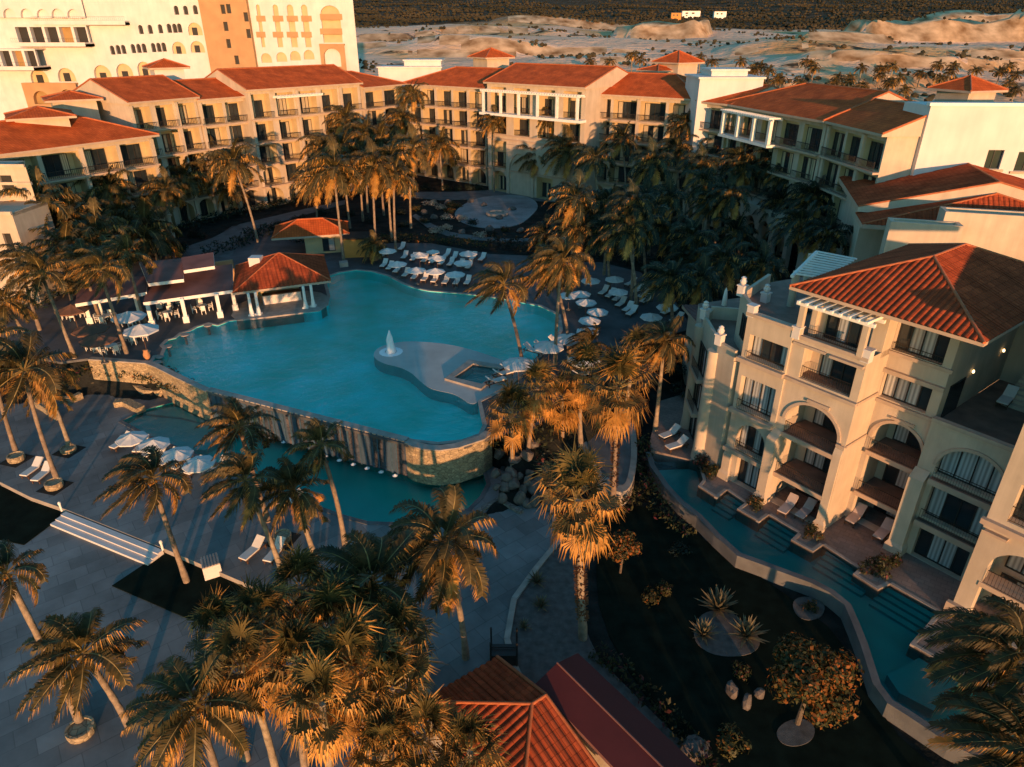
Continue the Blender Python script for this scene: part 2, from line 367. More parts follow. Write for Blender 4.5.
low = [at(x, y, 0) for x, y in low_px]
up_px = [(484,437),(464,443),(438,445.5),(410,442),(400,440),(206,388),(180,376),(145,361),(91,358),(60,362),(20,352),(-60,345)]
upper_zone = [at(x, y, Z_UP) for x, y in up_px] + [Vector((-140, 55, 0)), Vector((-140, 400, 0)), Vector((200, 400, 0)), Vector((200, 70, 0)), Vector((45, 66, 0)), Vector((22, 62, 0)), at(690, 325, 3), at(640, 345, 3), at(600, 372, 3), at(560, 408, 3), at(520, 432, 3)]

low_edge = [(480,762),(430,690),(330,625),(245,583),(165,549),(62,508),(30,497),(0,482),(-30,450)]
pl2 = [at(x, y, 0) for x, y in low_edge[::-1]]
pl2 = [Vector((p.x, p.y, 0)) for p in pl2] + [Vector((-1, 8, 0)), Vector((-70, 8, 0)), Vector((-70, 52, 0))]

# one ground sheet out to the horizon
def ground():
    ys = [-40 + i * 1.0 for i in range(185)]
    step = 1.05
    while ys[-1] < 3600:
        ys.append(ys[-1] + step); step *= 1.035
    nx = 261; P = []
    for Y in ys:
        h = 95 + max(0, Y) * .95
        for i in range(nx):
            a = (i / (nx - 1)) * 2 - 1
            P.append((a * (.55 + .45 * a * a) * h * 1.15, Y))
    P = np.array(P); X, Y = P[:, 0], P[:, 1]
    sub = (Y < 175) & (np.abs(X) < 170)
    d = np.full(len(P), 999.0); d[sub] = dist_poly(P[sub], upper_zone)
    wdt = np.where(X < -28, 3.2, np.where(X < -3, .01, 5.5))
    ins = np.where(X > -3, 0, -1.4)
    t = np.clip(1 - (d - ins) / wdt, 0, 1); t = t * t * (3 - 2 * t)
    Z = np.where(sub, -.05 + 3.0 * t, 2.95); Z = np.where((~sub) & (Y < 60), -.05, Z)
    dq = np.full(len(P), 99.0); dq[sub] = dist_poly(P[sub], pl2); Z = np.where(dq < 1.2, -.8, Z)
    dp = np.full(len(P), 99.0); dp[sub] = dist_poly(P[sub], pool); Z = np.where(dp < 1.3, np.minimum(Z, 1.6), Z)
    dl = np.full(len(P), 99.0); dl[sub] = dist_poly(P[sub], low); Z = np.where(dl < 1.3, -1.3, Z)
    cl = [at(x, y, 3) for x, y in ((206, 391), (405, 442), (425, 450), (458, 448), (484, 440), (458, 448), (425, 450), (405, 442))]
    dc = np.full(len(P), 99.0); dc[sub] = np.abs(dist_poly(P[sub], cl)); Z = np.where(dc < 1.7, -1.3, Z)
    # the cleared land and hills beyond the resort
    far = np.clip(Y - 185, 0, None)
    rise = .040 * np.minimum(far, 380) + .026 * np.maximum(far - 380, 0) + np.where(Y > 900, (Y - 900) * .045, 0) + np.where(Y > 1500, (Y - 1500) * .06, 0)
    n = np.zeros(len(P))
    for fx, fy, am, ph in ((.011, .013, 3.2, 0), (.023, .019, 2.2, 1.3), (.047, .051, 1.1, 2.1), (.09, .083, .7, .4), (.17, .15, .35, 5)):
        n += am * np.sin(X * fx + 1.7 * np.sin(Y * fy * .7 + ph) + ph) * np.cos(Y * fy + 1.3 * np.sin(X * fx * .8) + ph * 2)
    steps = np.floor((n + rise * .25) / 2.6) * 2.6 - (n + rise * .25)
    m = np.clip((Y - 200) / 60, 0, 1)
    Z = Z + rise + m * (n * .6 + steps * .22 * np.clip((Y - 260) / 50, 0, 1) * np.clip((900 - Y) / 200, 0, 1))
    # long orange cut bank and spoil heaps
    def heap(cx, cy, rx, ry, h):
        q = ((X - cx) / rx) ** 2 + ((Y - cy) / ry) ** 2
        return h * np.clip(1 - q, 0, 1) ** .6
    def scarp(cx, cy, rx, ry, h):
        q = np.abs((X - cx) / rx) ** 3 + np.abs((Y - cy) / ry) ** 3
        return h * np.clip((1.0 - q) * 3.0, 0, 1) * (1 + .25 * np.sin(X * .11) * np.cos(Y * .09))
    OR = scarp(135, 690, 46, 22, 11) + scarp(330, 600, 75, 26, 12) + scarp(445, 590, 60, 22, 10) + scarp(560, 610, 75, 20, 8) + scarp(690, 660, 90, 24, 9) + scarp(235, 545, 34, 16, 5) + heap(62, 880, 90, 30, 9) + heap(430, 800, 60, 24, 9)
    Z = Z + OR + heap(560, 790, 150, 40, 15) + heap(170, 470, 45, 30, 4) + heap(270, 420, 70, 26, 5) + heap(-40, 520, 70, 35, 5) + heap(60, 440, 50, 22, 4) + heap(150, 380, 60, 18, 3) + heap(330, 360, 90, 20, 3)
    for yb, am, ph, h in ((300, 22, .3, 3.0), (395, 30, 1.7, 4.5), (500, 34, 2.9, 4.5), (640, 45, .9, 5.0)):
        yk = yb + am * np.sin(X * .013 + ph) + am * .4 * np.sin(X * .041 + ph * 2)
        on = np.clip(.5 + 1.2 * np.sin(X * .0085 + ph * 3), .25, 1)
        t = np.clip((Y - yk) / 7, 0, 1); Z = Z + h * on * t * t * (3 - 2 * t)
    me = bpy.data.meshes.new('ground'); ny = len(ys)
    idx = np.arange(ny * nx).reshape(ny, nx)
    f = np.stack([idx[:-1, :-1], idx[:-1, 1:], idx[1:, 1:], idx[1:, :-1]], -1).reshape(-1, 4)
    me.from_pydata(np.column_stack([X, Y, Z]).tolist(), [], f.tolist())
    me.polygons.foreach_set('use_smooth', [True] * len(me.polygons))
    m_, nt, b, N, L = nodes('land')
    tc = N('ShaderNodeTexCoord'); sx = N('ShaderNodeSeparateXYZ'); L(tc.outputs['Object'], sx.inputs[0])
    def noise(sc, det=6):
        n = N('ShaderNodeTexNoise'); n.inputs['Scale'].default_value = sc; n.inputs['Detail'].default_value = det; n.inputs['Roughness'].default_value = .6; L(tc.outputs['Object'], n.inputs['Vector']); return n.outputs['Fac']
    def ramp(fac, a, b_, p0=.4, p1=.6):
        r = N('ShaderNodeValToRGB'); r.color_ramp.elements[0].position = p0; r.color_ramp.elements[1].position = p1
        r.color_ramp.elements[0].color = (*a, 1); r.color_ramp.elements[1].color = (*b_, 1); L(fac, r.inputs['Fac']); return r.outputs[0]
    def mix(fac, a, b_):
        x = N('ShaderNodeMix'); x.data_type = 'RGBA'; L(fac, x.inputs[0]); L(a, x.inputs[6]); L(b_, x.inputs[7]); return x.outputs[2]
    def rng(v, a, b_):
        r = N('ShaderNodeMapRange'); r.inputs['From Min'].default_value = a; r.inputs['From Max'].default_value = b_; L(v, r.inputs['Value']); return r.outputs[0]
    near = ramp(noise(.6), (.013, .015, .013), (.028, .028, .025))
    sand = ramp(noise(.012), (.74, .43, .28), (.88, .60, .42), .3, .7)
    orange = ramp(noise(.02), (.58, .30, .12), (.66, .40, .19))
    sand = mix(ramp(noise(.0075, 3), (0, 0, 0), (1, 1, 1), .52, .60), sand, orange)
    scrub = ramp(noise(.05), (.035, .028, .014), (.085, .055, .028))
    sand = mix(ramp(noise(.03, 7), (0, 0, 0), (1, 1, 1), .60, .66), sand, scrub)
    c = mix(rng(sx.outputs[1], 150, 215), near, sand)
    c = mix(rng(sx.outputs[1], 820, 900), c, scrub)
    L(c, b.inputs['Base Color']); b.inputs['Roughness'].default_value = .95; b.inputs['Specular IOR Level'].default_value = .1
    nb = N('ShaderNodeTexNoise'); nb.inputs['Scale'].default_value = .15; nb.inputs['Detail'].default_value = 9; L(tc.outputs['Object'], nb.inputs['Vector'])
    bp = N('ShaderNodeBump'); bp.inputs['Strength'].default_value = 1.0; bp.inputs['Distance'].default_value = 2.2; L(nb.outputs['Fac'], bp.inputs['Height']); L(bp.outputs[0], b.inputs['Normal'])
    Zg = Z.reshape(ny, nx); Yg = np.array(ys); sl = (Zg[1:, :-1] - Zg[:-1, :-1]) / (Yg[1:, None] - Yg[:-1, None])
    fm = ((OR.reshape(ny, nx)[:-1, :-1] > 1.2) | ((sl > .24) & (Yg[:-1, None] > 240) & (Yg[:-1, None] < 860))).astype(np.int32).ravel()
    me.materials.append(m_); me.materials.append(mat('orange_soil', (.50, .24, .09), .95, .45, .09, .6, .3, spec=.1, col2=(.70, .44, .25))); me.polygons.foreach_set('material_index', fm); o = bpy.data.objects.new('ground', me); COL.objects.link(o); o['kind'] = 'structure'
    return X.reshape(ny, nx), np.array(ys), Z.reshape(ny, nx)
GX, GY, GZ = ground()
def gz(x, y):
    j = int(np.clip(np.searchsorted(GY, y), 0, len(GY) - 1)); i = int(np.clip(np.searchsorted(GX[j], x), 0, GX.shape[1] - 1)); return float(GZ[j, i])

def sheet(name, pts, z, m, holes=(), th=.25, mside=None):
    mb = MB(); mb.prism(pts, z - th, z, 0, holes=holes, mi_side=1 if mside else None)
    return struct(mb, name, [m] + ([mside] if mside else []))
# upper deck round the main pool
deck_out = [at(x, y, 3) for x, y in [(486,439),(465,446.5),(438,449),(408,445),(400,442.5),(204,391),(178,379),(145,363),(91,358),(60,362),(40,358),(0,340),(-60,330)]] + [at(x, y, 3) for x, y in
 [(-40,300),(60,292),(80,275),(165,255),(185,248),(212,240),(232,226),(300,222),(330,240),(352,246),(378,243),(430,243),(490,254),(540,256),(570,262),(600,262),(640,272),(672,296),(692,328),(655,338),(610,362),(575,392),(535,428),(505,434)]]
pool_s = pool
sheet('pool_deck', deck_out, 3.0, 'deck', [offset_loop(pool_s, .02)], .22)
mb = MB(); mb.prism(offset_loop(pool_s, .32)[::1], 2.97, 3.035, 0, holes=[offset_loop(pool_s, -.04)]); struct(mb, 'pool_coping', ['coping'])
mb = MB(); mb.prism(offset_loop(pool_s, .1), 1.7, 1.85, 0)
for i in range(len(pool_s)):
    p, q = pool_s[i], pool_s[(i + 1) % len(pool_s)]; mb.add([(p.x, p.y, 1.85), (q.x, q.y, 1.85), (q.x, q.y, 2.98), (p.x, p.y, 2.98)], 0)
struct(mb, 'pool_basin', ['pool_floor'])
mb = MB(); mb.prism(pool_s, 2.89, 2.90, 0); struct(mb, 'pool_water', ['water'])
# submerged tongue with the jet and the square tub
tongue_px = [(373,353),(380,346),(403,341),(430,342),(454,345),(480,352),(505,361),(528,366),(505,388),(480,401),(471,405),(460,397),(451,393),(439,391),(429,388),(421,382),(412,373),(400,367),(385,364),(375,359)]
tub_out = [at(x, y, 3.1) for x, y in [(444.5,378.5),(469,359.5),(507,366),(481,389)]]
tub_in = [at(x, y, 3.1) for x, y in [(454,377.5),(473,363.5),(500,368),(482,384)]]
mb = MB(); mb.prism(smooth_loop(ats(tongue_px, 2.92), 2), 1.86, 2.915, 0, holes=[tub_out]); struct(mb, 'pool_ledge', ['ledge'])
mb = MB(); mb.prism(tub_out, 1.9, 3.12, 0, holes=[tub_in]); struct(mb, 'hot_tub_rim', ['coping'])
mb = MB(); mb.prism(tub_in, 1.9, 2.2, 0); struct(mb, 'hot_tub_basin', ['tub'])
mb = MB(); mb.prism(tub_in, 2.95, 2.96, 0); struct(mb, 'hot_tub_water', ['water'])
# lower plaza and the catch pool below the cascade
plaza_out = [at(x, y, 0) for x, y in [(-30,450),(-60,400),(20,404),(60,392),(84,389),(119,388),(142,393),(168,394),(196,398),(300,424),(405,458),(440,466),(470,464),(492,466),(520,478),(556,515),(560,540),(534,572),(514,600),(507,640),(515,668),(530,700),(540,800)]] + [Vector((1.0, 13, 0)), Vector((-1, 13, 0))] + [at(x, y, 0) for x, y in [(480,762),(430,690),(330,625),(245,583),(165,549),(62,508),(30,497),(0,482)]]
sheet('plaza', plaza_out, 0.0, 'plaza', [offset_loop(low, .02)], .6, 'coping')
mb = MB(); mb.prism(offset_loop(low, .30), -.03, .035, 0, holes=[offset_loop(low, -.05)]); struct(mb, 'catch_pool_coping', ['path'])
mb = MB(); mb.prism(offset_loop(low, .1), -1.1, -.95, 0)
for i in range(len(low)):
    p, q = low[i], low[(i + 1) % len(low)]; mb.add([(p.x, p.y, -.95), (q.x, q.y, -.95), (q.x, q.y, -.02), (p.x, p.y, -.02)], 0)
struct(mb, 'catch_pool_basin', ['pool_lower'])
mb = MB(); mb.prism(low, -.12, -.11, 0); struct(mb, 'catch_pool_water', ['water'])
mb = MB(); mb.prism([at(x, y, -.1) for x, y in [(126,421),(142,412),(173,405),(204,412),(222,434),(205,446),(185,446),(150,432)]], -.94, -.45, 0); mb.prism([at(x, y, -.1) for x, y in [(142,412),(173,405),(204,412),(214,424),(180,416)]], -.44, -.25, 0); struct(mb, 'catch_pool_shelf', ['ledge'])
sheet('lower_plaza', pl2, -.42, 'plaza', (), .3)
# three broad steps between the two levels
a, b_ = at(66, 511, 0), at(163, 549.5, 0); n2 = Vector((-(b_ - a).y, (b_ - a).x, 0)).normalized(); n2 = -n2 if n2.y > 0 else n2
mb = MB()
for k in range(3):
    z1 = -.03 - .105 * k; o0 = n2 * (.42 * k + .02); o1 = n2 * (.42 * (k + 1))
    q = [a + o1, b_ + o1, b_ + o0, a + o0]
    mb.box8([(p.x, p.y, -.45) for p in q] + [(p.x, p.y, z1) for p in q], 0)
struct(mb, 'plaza_steps', ['plaster_white'])  # pale colour paints the sunlit look of the risers
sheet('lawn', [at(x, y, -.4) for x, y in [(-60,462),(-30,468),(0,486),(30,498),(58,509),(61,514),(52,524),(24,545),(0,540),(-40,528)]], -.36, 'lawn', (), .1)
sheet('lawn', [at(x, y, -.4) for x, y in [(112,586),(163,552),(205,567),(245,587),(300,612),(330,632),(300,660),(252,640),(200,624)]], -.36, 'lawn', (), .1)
# paths and round court at the back of the garden
sheet('round_court', smooth_loop(ats([(452,215),(462,205),(480,197),(505,195),(528,196),(540,205),(532,216),(518,226),(490,229),(465,225)], 3), 2), 3.05, 'court', (), .2)
sheet('path', ats([(497,190),(560,192),(560,202),(520,200),(505,199),(480,199),(440,200),(400,196),(405,192),(450,192)], 3), 3.04, 'path', (), .2)
sheet('path', ats([(412,216),(416,214),(432,224),(450,232),(475,236),(505,239),(540,238),(540,241),(505,242),(470,239.5),(446,235.5),(428,228)], 3), 3.045, 'path', (), .2)
sheet('path', ats([(185,247),(212,238),(240,224),(300,210),(345,200),(345,204),(300,216),(246,232),(230,258),(190,256)], 3), 3.01, 'path', (), .1)
sheet('path', smooth_loop(ats([(586,410),(607,408),(627,420),(632,450),(628,480),(622,490),(604,478),(594,465),(584,440)], 1.0), 2), 1.15, 'path', (), 1.4)
mb = MB(); lp = smooth_loop(ats([(580,408),(607,404),(633,418),(638,450),(634,484),(622,498),(600,484),(590,470),(578,440)], 1.0), 2); mb.prism(lp, -.2, 1.22, 0, holes=[smooth_loop(ats([(586,410),(607,408),(627,420),(632,450),(628,480),(622,490),(604,478),(594,465),(584,440)], 1.0), 2)]); struct(mb, 'path_kerb', ['coping'])
# brown gravel bed between the plaza kerb and the dark lawn
sheet('gravel_bed', ats([(560,541),(548,556),(536,573),(517,600),(510,640),(517,668),(532,700),(545,800),(640,800),(700,760),(600,660),(590,640),(575,600),(590,560),(600,545)], 0), .015, 'gravel', (), .08)
kerb = ats([(486,470),(520,478),(552,512),(560,540),(534,572),(514,600),(507,640),(515,668),(530,700)], 0)
mb = MB()
for i in range(2, len(kerb) - 1):
    p, q = kerb[i], kerb[i + 1]; n = Vector(((q - p).y, -(q - p).x, 0)).normalized() * .17
    mb.box8([(v.x, v.y, -.1) for v in (p - n, q - n, q + n, p + n)] + [(v.x, v.y, .14) for v in (p - n, q - n, q + n, p + n)], 0)
struct(mb, 'kerb', ['coping'])
for loop in ([(692,640),(697,618),(712,610),(732,612),(748,628),(762,640),(755,654),(730,658),(708,654)], [(775,732),(785,722),(803,718),(816,728),(812,742),(795,748),(780,744)], [(792,600),(808,596),(826,604),(822,618),(806,622),(794,614)]):
    sheet('gravel_bed', smooth_loop(ats(loop, 0), 2), .06, 'gravel', (), .12)
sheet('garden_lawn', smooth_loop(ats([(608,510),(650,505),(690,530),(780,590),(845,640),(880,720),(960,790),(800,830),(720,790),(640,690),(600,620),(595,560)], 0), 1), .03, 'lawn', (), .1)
# stream slope of dark soil at the foot of the fan palms: boulders come later

# ------------------------------------------------------------------ retaining walls
def wall_line(px, z_top, z0, th, m, name, label, cat, cap=None, zpx=None):
    pts = [at(x, y, z_top if zpx is None else zpx) for x, y in px]
    r = root(name, (pts[0].x, pts[0].y, z0), label, cat)
    mb = MB(); cp = MB()
    nrm = []
    for i in range(len(pts)):
        t = (pts[min(i + 1, len(pts) - 1)] - pts[max(i - 1, 0)]); t.z = 0; t.normalize(); nrm.append(Vector((t.y, -t.x, 0)))
    for i in range(len(pts) - 1):
        p, q = pts[i], pts[i + 1]; a, b = nrm[i] * th, nrm[i + 1] * th
        mb.box8([(v.x, v.y, z0) for v in (p, q, q - b, p - a)] + [(v.x, v.y, z_top) for v in (p, q, q - b, p - a)], 0)
        if cap:
            a2, b2 = nrm[i] * .06, nrm[i + 1] * .06
            cp.box8([(v.x, v.y, z_top + .003) for v in (p + a2, q + b2, q - b * 1.06, p - a * 1.06)] + [(v.x, v.y, z_top + .11) for v in (p + a2, q + b2, q - b * 1.06, p - a * 1.06)], 0)
    mb.build('stonework', [m], r)
    if cap: cp.build('coping', [cap], r)
    return r
cw = wall_line([(206,391),(405,442)], 3.0, -.14, .55, 'cascade', 'cascade_wall', 'long wet stone wall with blue water streaks between the two pools', 'wall', 'coping', 3.0)
a_, b2_ = at(206, 391, 3), at(405, 442, 3); d_ = (b2_ - a_); L_ = d_.length; d_.normalize(); n_o = Vector((d_.y, -d_.x, 0))
for k in range(34):
    s0 = .25 + k * (L_ - .5) / 34 + R.uniform(-.06, .06); w0 = R.uniform(.10, .24); p0 = a_ + d_ * s0; mb = MB(); rows = []
    for z in (3.115, 3.10, 2.6, 1.6, .6, -.1):
        o = .03 if z > 3.11 else .07 + (3.1 - z) * .022; rows.append([(p0 + n_o * o + d_ * (w0 * j / 3) * (1 + R.uniform(-.1, .1)) + Vector((0, 0, z - 3.0))) for j in range(4)])
    mb.grid(rows); mb.build('falling_water', ['falling'], cw, True)
wall_line([(405,443),(412,447),(425,450),(440,451),(458,448.5),(472,444),(484,440),(492,434)], 3.0, -.14, .6, 'stone', 'curved_wall', 'curved stone bastion at the right end of the cascade', 'wall', 'coping', 3.0)
wall_line([(88,360),(105,361),(125,362.5),(146,364),(156,368),(180,380),(206,392)], 3.05, -.3, .5, 'stone', 'terrace_wall', 'sunlit stone retaining wall under the bar terrace', 'wall', 'coping', 3.05)
wall_line([(84,384),(100,382),(119,382),(132,385),(142,390),(155,391),(168,389),(190,396),(203,403)], .75, -.3, .45, 'stone', 'planter_wall', 'low wavy stone wall below the planted terrace bed', 'wall', None, .75)
wall_line([(27,398),(40,405),(53,414)], .7, -.3, .5, 'stone', 'low_wall', 'short sunlit stone wall beside the left plaza palms', 'wall', None, .7)
wall_line([(58,398),(70,398),(82,393)], .6, -.3, .5, 'stone', 'low_wall', 'small sunlit stone block wall left of the planted bed', 'wall', None, .6)
wall_line([(113,403),(122,402),(136,409)], .5, -.1, .8, 'stone', 'stone_bench', 'pale stone bench by the corner of the catch pool', 'bench', None, .5)
wall_line([(400,524),(440,520),(478,513),(498,500),(520,512)], .25, -.3, .4, 'stone_dark', 'low_wall', 'low dark kerb wall curving round the boulder bed', 'wall', None, .25)
# falling jets where the cascade meets the pool
for i in range(14):
    t = .04 + i * .07; p = at(206 + 199 * t, 411 + 67 * t + 5 * math.sin(t * 3.14), -.1)
    mb = MB(); mb.lathe([(.02, .14), (.08, .08), (.15, .03), (.22, .0)], 9, 0, (p.x, p.y, -.105))
    whole(mb, 'water_splash', ['foam'], (p.x, p.y, -.105), 'small white splash at the foot of the cascade wall', 'splash', 'splashes along the foot of the cascade wall', True)
p = at(391, 352, 2.9)
mb = MB(); prof = [(.62, 0), (.50, .12), (.40, .4), (.36, .8), (.30, 1.2), (.24, 1.6), (.14, 2.0), (.03, 2.3)]
rows = []
for r_, z in prof: rows.append([(p.x + r_ * (1 + .38 * R.uniform(-1, 1)) * math.cos(k * math.pi / 7), p.y + r_ * (1 + .38 * R.uniform(-1, 1)) * math.sin(k * math.pi / 7), 2.9 + z) for k in range(14)])
mb.grid(rows, 0, True); mb.lathe([(1.15, .02), (.9, .05), (.6, .06)], 14, 0, (p.x, p.y, 2.9)); whole(mb, 'fountain_jet', ['foam'], (p.x, p.y, 2.9), 'white foaming water jet on the pale tongue of the main pool', 'fountain', None, True)

# ------------------------------------------------------------------ lap pool and patios of the near building
lap_out_px = [(651,452),(655,465),(669,485),(684,501),(702,515),(719,533),(741,553),(764,561),(788,570),(814,579.5),(834,590),(851,604),(860,624),(868,644),(881,684),(893,700),(911,711),(952,738),(998,760),(1040,785)]
lap_in_px = [(1060,720),(992,688),(965,676),(910,644),(938,612),(890,584),(878,590),(853,574),(859,569),(823,545),(813,552),(791,540),(798,533),(769,515),(759,522),(737,509),(745,503),(727,490),(717,498),(698,486),(703,480),(698,462),(690,459.5),(657,461)]
lap_o = ats(lap_out_px, 1.0); lap_i = ats(lap_in_px, 1.0)
lap = lap_o + lap_i
mb = MB(); mb.prism(lap, -.1, .12, 0); struct(mb, 'lap_pool_basin', ['lap_floor'])
mb = MB(); mb.prism(lap, .87, .88, 0); struct(mb, 'lap_pool_water', ['water_lap'])
wall_line(lap_out_px, 1.0, -.2, -.40, 'path', 'lap_pool_wall', 'long curving stone rim wall of the lap pool below the near building', 'wall', None, 1.0)
patio = lap_i[:-1] + [at(651, 450, 1)] + ats([(650,440),(655,420)], 1.0) + [Vector((13.4, 54, 0)), Vector((24, 60, 0)), Vector((40, 45, 0)), Vector((36, 14, 0))]
mb = MB(); mb.prism(patio, -.1, 1.0, 0); struct(mb, 'patio', ['patio'])
# pale edge along patio and planters
mb = MB()
for i in range(len(lap_i) - 2):
    p, q = lap_i[i], lap_i[i + 1]; n = Vector(((q - p).y, -(q - p).x, 0)).normalized() * .22
    mb.box8([(v.x, v.y, .80) for v in (p, q, q + n, p + n)] + [(v.x, v.y, 1.035 + .003 * (i % 2)) for v in (p, q, q + n, p + n)], 0)
struct(mb, 'patio_edge', ['coping'])
# underwater steps
U = Vector((.605, -.796, 0)).normalized(); NV = Vector((-.796, -.605, 0)).normalized(); O_A = Vector((20.71, 36.03, 0))
def A(s, n, z=0.0): return O_A + U * s + NV * n + Vector((0, 0, z))
mb = MB()
for s0, s1, nn in ((-6.5, -5.0, 1.5), (-2.95, -.75, 1.45), (1.2, 4.4, 1.2), (5.0, 8.1, 1.45)):
    for k in range(4):
        q = [A(s0, nn + .42 * (k + 1)), A(s1, nn + .42 * (k + 1)), A(s1, nn + .42 * k + .02), A(s0, nn + .42 * k + .02)]
        mb.box8([(v.x, v.y, .1) for v in q] + [(v.x, v.y, .74 - .15 * k) for v in q], 0)
struct(mb, 'lap_pool_steps', ['lap_floor'])
mb = MB()
q = ats([(920,655),(960,680),(935,708),(900,690),(888,672)], .9); mb.prism(q, .1, .7, 0); struct(mb, 'lap_pool_shelf', ['lap_floor'])
# ================================================================== BUILDINGS
def arch(s0, s1, zb, zs, rise, n=12):
    c, r = (s0 + s1) / 2, (s1 - s0) / 2
    return [(s0, zb), (s1, zb)] + [(c + r * math.cos(math.pi * k / n), zs + rise * math.sin(math.pi * k / n)) for k in range(n + 1)]
def rect(s0, s1, z0, z1): return [(s0, z0), (s1, z0), (s1, z1), (s0, z1)]
class Fac:                      # an upright facade plane: s along it, n out of it, z up
    def __init__(s, p0, p1, n0=0.0):
        s.o = Vector((p0[0], p0[1], 0)); d = Vector((p1[0] - p0[0], p1[1] - p0[1], 0)); s.len = d.length; s.u = d.normalized()
        s.n = Vector((s.u.y, -s.u.x, 0)); s.o = s.o + s.n * n0
    def P(s, a, n, z): return s.o + s.u * a + s.n * n + Vector((0, 0, z))
    def px(s, x, y, n=0.0):     # a sight line meets the facade plane
        d = ray(x, y); o = s.o + s.n * n; t = (o.dot(s.n)) / d.dot(s.n); p = d * t
        return ((p - s.o).dot(s.u), CAM_Z + p.z)
    def wall(s, mb, s0, s1, z0, z1, n=0.0, holes=(), mi=0, mr=None, back=None, mback=None):
        # holes: (contour, depth)
        mr = mi if mr is None else mr
        loops = [[Vector((s0, z0, 0)), Vector((s1, z0, 0)), Vector((s1, z1, 0)), Vector((s0, z1, 0))]] + [[Vector((a, b, 0)) for a, b in h[0]] for h in holes]
        flat = [p for l in loops for p in l]
        for t in tessellate_polygon(loops):
            a, b, c = [flat[k] for k in t]
            if (b - a).cross(c - a).z < 0: b, c = c, b
            mb.add([s.P(p.x, n, p.y) for p in (a, b, c)], mi)
        for h in holes:
            c, dep = h[0], h[1]
            for i in range(len(c)):
                p, q = c[i], c[(i + 1) % len(c)]
                mb.add([s.P(p[0], n, p[1]), s.P(q[0], n, q[1]), s.P(q[0], n - dep, q[1]), s.P(p[0], n - dep, p[1])], mr)
            if len(h) > 2 and h[2] is not None: mb.add([s.P(p[0], n - dep, p[1]) for p in c], h[2])
    def box(s, mb, s0, s1, n0, n1, z0, z1, mi=0):
        q = [s.P(s0, n1, 0), s.P(s1, n1, 0), s.P(s1, n0, 0), s.P(s0, n0, 0)]
        mb.box8([(p.x, p.y, z0) for p in q] + [(p.x, p.y, z1) for p in q], mi)
    def window(s, root_, s0, s1, z0, z1, n, panes=4, rr=None, warm=False, name='window', cur=None, detail=True):
        rr = rr or R; mb = MB(); w_ = (s1 - s0) / panes; f = min(.07, w_ * .12)
        for k in range(panes):
            a, b = s0 + k * w_, s0 + (k + 1) * w_
            c = (rr.random() < .5) if cur is None else cur[k % len(cur)]
            mi = 1 if not c else (3 if warm else 2)
            mb.add([s.P(a, n, z0), s.P(b, n, z0), s.P(b, n, z1), s.P(a, n, z1)], mi)
        o = mb.build(name, ['frame', 'glass', 'curtain', 'curtain_warm'], root_)
        if detail:
            fb = MB()
            for k in range(panes + 1):
                a = s0 + k * w_; s.box(fb, a - f / 2, a + f / 2, n + .002, n + .06, z0 + f, z1 - f)
            s.box(fb, s0 - f / 2, s1 + f / 2, n + .002, n + .07, z0, z0 + f); s.box(fb, s0 - f / 2, s1 + f / 2, n + .002, n + .07, z1 - f, z1)
            fo = fb.build('frame', ['frame'], root_); fo.parent = o
        return o
    def railing(s, root_, s0, s1, n, z, h=.95, step=.16, mat_='iron', k_=1.0):
        mb = MB(); k = max(2, int((s1 - s0) / step))
        s.box(mb, s0, s1, n - .018 * k_, n + .018 * k_, z + h - .035 * k_, z + h); s.box(mb, s0, s1, n - .012, n + .012, z + .08, z + .105)
        for i in range(k + 1):
            a = s0 + (s1 - s0) * i / k; s.box(mb, a - .008 * k_, a + .008 * k_, n - .008 * k_, n + .008 * k_, z + .12, z + h - .05)
        return mb.build('railing', [mat_], root_)

def roof_faces(corners, z, h, hipL=True, hipR=True, axis=0, over=0.0):
    # corners: front-left, front-right, back-right, back-left of the eave; ridge along front direction (axis 0) or depth (axis 1)
    c = [Vector((p[0], p[1], z)) for p in corners]
    if axis == 1: c = c[1:] + c[:1]
    fl, fr, br, bl = c
    ml, mr_ = (fl + bl) / 2, (fr + br) / 2; d = (mr_ - ml); half = (bl - fl).length / 2; L_ = d.length; d.normalize()
    lim = L_ * (.499 if (hipL and hipR) else .82); i0 = min(half, lim) if hipL else 0; i1 = min(half, lim) if hipR else 0
    rl = ml + d * i0 + Vector((0, 0, h)); rr = mr_ - d * i1 + Vector((0, 0, h))
    faces = [[fl, fr, rr, rl], [br, bl, rl, rr]]
    if hipR: faces.append([fr, br, rr])
    if hipL: faces.append([bl, fl, rl])
    return faces, rl, rr, c, (hipL, hipR)
